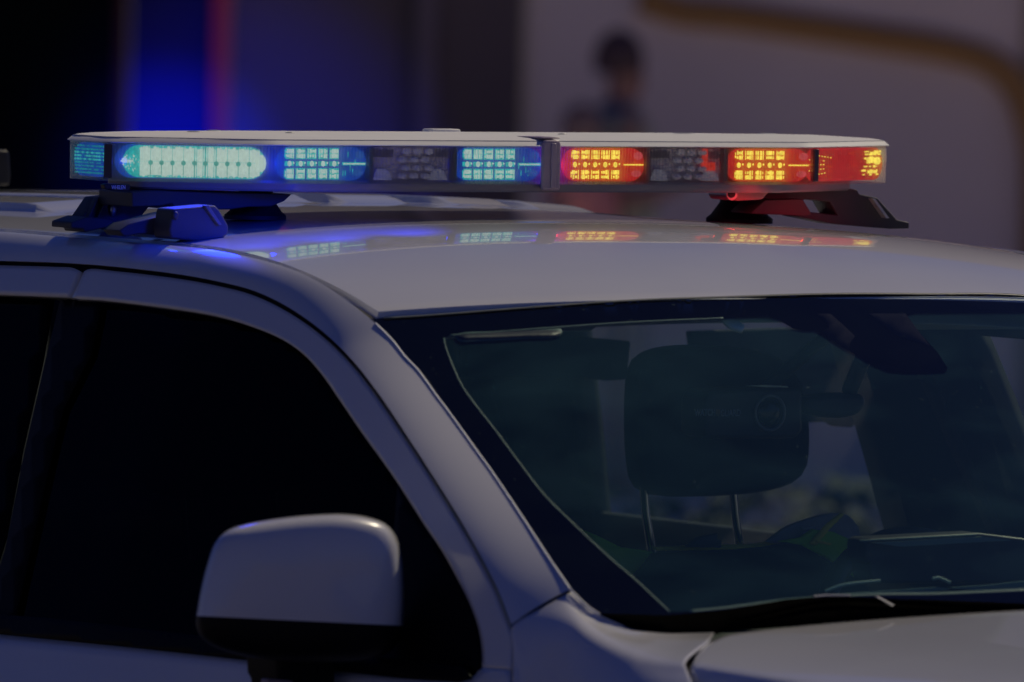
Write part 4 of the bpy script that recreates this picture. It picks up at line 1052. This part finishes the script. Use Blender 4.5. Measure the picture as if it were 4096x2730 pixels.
vp('edge_piping', [(3235, 2176), (3300, 2100), (3360, 2052), (3378, 2058), (3320, 2115), (3262, 2185)], -.085, HIY, th=.006)  # sunlit edge put into the colour as a yellow strip
vp('shoulder_glints', [(3270, 2160), (3330, 2175), (3318, 2182), (3262, 2170)], -.09, HIY, th=.004)  # glints put in as a small yellow piece
vp('dark_collar_flap', [(2740, 2188), (2790, 2150), (2866, 2132), (2862, 2158), (2880, 2160), (2880, 2192)], -.05, mat('flap_slate', (.06, .08, .11), .7))
# dark seat front hung over the vest
prism_seat = [(2525, 2312), (2570, 2262), (2612, 2212), (2700, 2206), (2950, 2198), (3060, 2186), (3143, 2170), (3200, 2180), (3306, 2238), (3400, 2300), (3470, 2350), (3500, 2480), (2700, 2480), (2600, 2400)]
vp('dark_front', prism_seat, -.11, mat('dark_vest_front', (.018, .022, .03), .95))
# in-car computer on its stand
cmp_ = thing('car_computer', PY(3750, 2210, -1.0), 'dark in-car computer with a pale top edge above the dashboard', 'computer')
prism('computer_body', [PY(x, y, -1.0) for x, y in [(3425, 2160), (3445, 2150), (3880, 2128), (4060, 2150), (4110, 2170), (4130, 2270), (4060, 2330), (3450, 2330), (3440, 2250), (3420, 2240)]], (0, .05, 0), RECM, cmp_, bevel=.004)
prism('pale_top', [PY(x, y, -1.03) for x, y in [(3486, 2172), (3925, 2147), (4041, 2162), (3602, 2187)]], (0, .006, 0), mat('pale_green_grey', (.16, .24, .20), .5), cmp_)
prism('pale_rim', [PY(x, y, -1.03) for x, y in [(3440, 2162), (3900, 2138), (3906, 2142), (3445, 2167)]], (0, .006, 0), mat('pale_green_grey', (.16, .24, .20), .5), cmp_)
# pale strips and arcs standing in for reflections along the dash top
refl = thing('dash_papers', PY(3800, 2345, -1.35), 'pale green strips and arcs put in for reflections on the dashboard top', 'papers')
prism('sheet', [PY(x, y, -1.35) for x, y in [(3330, 2378), (3420, 2372), (3740, 2350), (3800, 2356), (3700, 2374)]], (0, .004, 0), mat('pale_sheet', (.12, .22, .18), .6), refl)  # strip of reflected light put in as a pale plate
prism('sheet', [PY(x, y, -1.35) for x, y in [(3800, 2352), (3960, 2340), (4160, 2318), (4160, 2350), (3900, 2362)]], (0, .004, 0), mat('pale_sheet', (.12, .22, .18), .6), refl)
tube('cable', [PY(x, y, -1.33) for x, y in cat([(3302, 2366), (3360, 2344), (3430, 2332), (3520, 2324)], 14)], .0018, mat('pale_sheet2', (.25, .42, .36), .5), refl)
tube('cable', [PY(x, y, -1.33) for x, y in cat([(3730, 2316), (3755, 2312), (3780, 2322), (3800, 2332)], 10)], .002, mat('pale_sheet2', (.25, .42, .36), .5), refl)
# trailing: a bit of a second vehicle's mirror at the far left edge
em = prism('roof_antenna', [PY(x, y, 1.6) for x, y in [(-90, 600), (14, 600), (20, 610), (26, 700), (22, 742), (-90, 742)]], (0, .03, 0), mat('antenna_black', (.01, .01, .01), .4), None, bevel=.004, org=PY(0, 742, 1.6))
tag(em, 'small black block at the far left edge above the rear roof', 'antenna')
